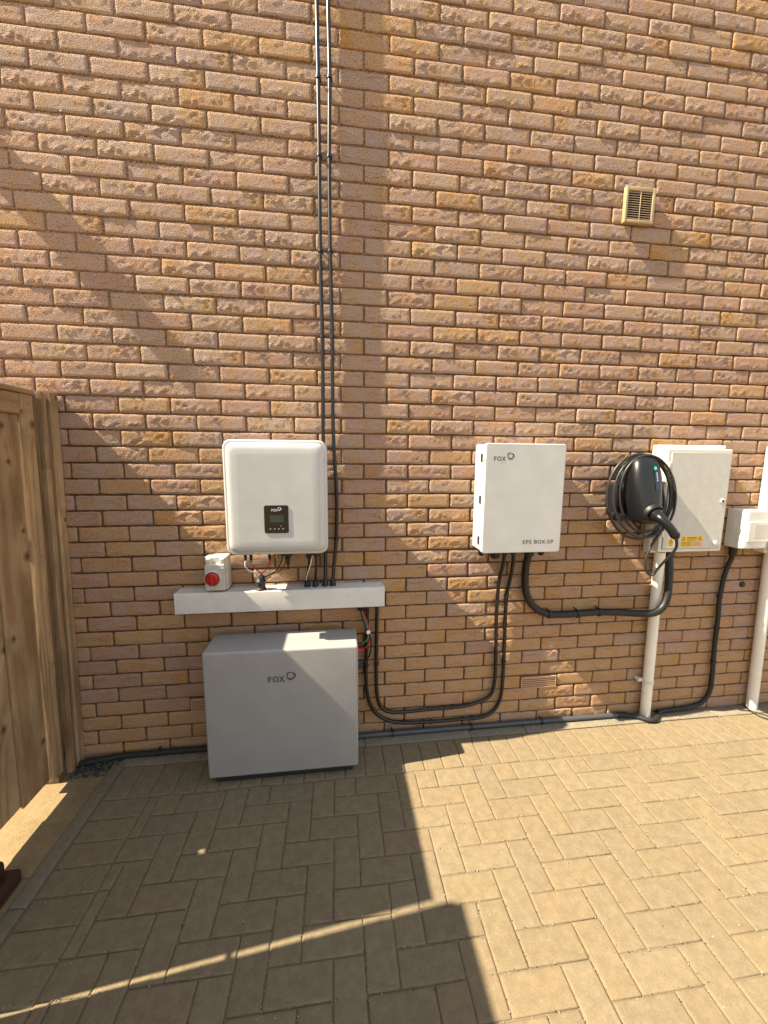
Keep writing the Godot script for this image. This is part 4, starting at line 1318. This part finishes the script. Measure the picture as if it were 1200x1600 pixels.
func make_materials() -> void:
	var orange_peel := grain_texture(51, 256, 0.03, 0.0, 1.0, 1.4)
	var smudge := grain_texture(52, 256, 0.012, 0.965, 1.0, 1.5)
	var painted := func(c: Color, rough: float, bump: float, size := 0.09, spec := 0.5) -> StandardMaterial3D:
		var m := mat(c, rough, spec)
		m.heightmap_enabled = true
		m.heightmap_texture = orange_peel
		m.heightmap_scale = bump
		m.albedo_texture = smudge
		triplanar(m, size)
		return m
	M.white_paint = painted.call(lin(0.525, 0.525, 0.513), 0.42, 0.004, 0.5)
	M.battery_paint = painted.call(lin(0.31, 0.30, 0.29), 0.40, 0.006, 0.6)
	M.white_plastic = painted.call(lin(0.63, 0.625, 0.605), 0.38, 0.003, 0.35)
	M.cream = painted.call(lin(0.67, 0.645, 0.58), 0.5, 0.006, 0.3)
	M.pipe_cream = painted.call(lin(0.80, 0.765, 0.68), 0.45, 0.004, 0.3)
	M.cream_door = painted.call(lin(0.545, 0.53, 0.485), 0.55, 0.012, 0.2)
	M.pale_grey = painted.call(lin(0.50, 0.48, 0.44), 0.45, 0.003, 0.2)
	M.flap = painted.call(lin(0.62, 0.61, 0.58), 0.25, 0.002, 0.3)
	M.beige = painted.call(lin(0.42, 0.31, 0.15), 0.5, 0.004, 0.2)
	M.beige_dull = painted.call(lin(0.40, 0.29, 0.19), 0.6, 0.004, 0.2)
	M.alloy = mat(lin(0.45, 0.45, 0.45), 0.45, 0.5, 0.3)
	M.seam = mat(lin(0.12, 0.11, 0.09), 0.9)
	M.black = painted.call(lin(0.006, 0.006, 0.0068), 0.5, 0.004, 0.05)
	M.charger_black = painted.call(lin(0.0055, 0.006, 0.0075), 0.36, 0.005, 0.06)
	M.cable_black = painted.call(lin(0.006, 0.006, 0.007), 0.34, 0.003, 0.1)
	M.rubber = painted.call(lin(0.022, 0.022, 0.023), 0.42, 0.003, 0.1)
	M.dull_black = painted.call(lin(0.014, 0.0135, 0.013), 0.65, 0.006, 0.1)
	M.grey_conduit = painted.call(lin(0.055, 0.058, 0.064), 0.45, 0.004, 0.1)
	M.dark_grey = mat(lin(0.022, 0.022, 0.025), 0.5)
	M.gloss_black = mat(lin(0.004, 0.004, 0.005), 0.12)
	M.void_black = mat(lin(0.012, 0.010, 0.008), 0.95, 0.2)
	M.lcd = mat(lin(0.028, 0.05, 0.03), 0.15)
	M.white_print = mat(lin(0.72, 0.72, 0.72), 0.5)
	M.grey_print = mat(lin(0.35, 0.36, 0.38), 0.5)
	M.grey_letter = mat(lin(0.075, 0.075, 0.08), 0.55)
	M.pale_letter = mat(lin(0.38, 0.37, 0.36), 0.6)
	M.black_print = mat(lin(0.02, 0.02, 0.02), 0.6)
	M.red = painted.call(lin(0.40, 0.006, 0.011), 0.35, 0.003, 0.05)
	M.pale_red = mat(lin(0.72, 0.45, 0.36), 0.6)
	M.yellow = mat(lin(0.78, 0.50, 0.03), 0.5)
	M.green_wire = mat(lin(0.06, 0.22, 0.08), 0.4)
	M.panel_blue = mat(lin(0.012, 0.02, 0.06), 0.15)
	M.rust = mat(lin(0.12, 0.075, 0.05), 0.7)
	M.dark_red = painted.call(lin(0.05, 0.019, 0.015), 0.3, 0.02, 0.12)
	M.green_light = mat(lin(0.02, 0.35, 0.12), 0.4)
	M.green_light.emission_enabled = true
	M.green_light.emission = lin(0.02, 0.5, 0.2)
	M.green_light.emission_energy_multiplier = 0.35

func _ready() -> void:
	# camera
	var eye := Vector3(0.08794, 1.51349, 1.92496)
	var cam := Camera3D.new()
	cam.name = "camera"
	cam.fov = rad_to_deg(2.0 * atan(800.0 / 595.0))
	cam.position = eye
	cam.rotation = Vector3(-0.13534, -0.12417, 0.00732)
	cam.near = 0.05
	cam.far = 300.0
	add_child(cam)
	cam.current = true
	# sky, sun, exposure
	var env := Environment.new()
	env.background_mode = Environment.BG_SKY
	var sky := Sky.new()
	var sm := ProceduralSkyMaterial.new()
	sm.sky_top_color = Color(0.66, 0.71, 0.77)
	sm.sky_horizon_color = Color(0.97, 0.94, 0.88)
	sm.sky_curve = 0.18
	sm.ground_horizon_color = Color(0.62, 0.56, 0.48)
	sm.ground_bottom_color = Color(0.45, 0.40, 0.33)
	sky.sky_material = sm
	env.sky = sky
	env.background_energy_multiplier = 0.58
	env.tonemap_mode = Environment.TONE_MAPPER_LINEAR
	env.tonemap_exposure = 3.35
	env.sdfgi_enabled = true
	env.ssao_enabled = true
	env.ssil_enabled = true
	var we := WorldEnvironment.new()
	we.name = "world"
	we.environment = env
	add_child(we)
	var sun := DirectionalLight3D.new()
	sun.name = "sun"
	sun.light_energy = 1.6
	sun.light_color = Color(1.0, 0.94, 0.83)
	sun.light_angular_distance = 0.5
	sun.shadow_enabled = true
	add_child(sun)
	sun.look_at_from_position(Vector3.ZERO, Vector3(1.0, -1.156, -0.105), Vector3.UP)

	make_materials()
	make_brick_maps()
	make_wall(eye)
	make_paving(eye)
	make_fence()
	make_battery()
	make_trunking()
	make_inverter()
	make_eps()
	make_cabinets()
	make_charger()
	make_isolator()
	make_vent()
	make_wall_box()
	make_cables()
	make_small_things()
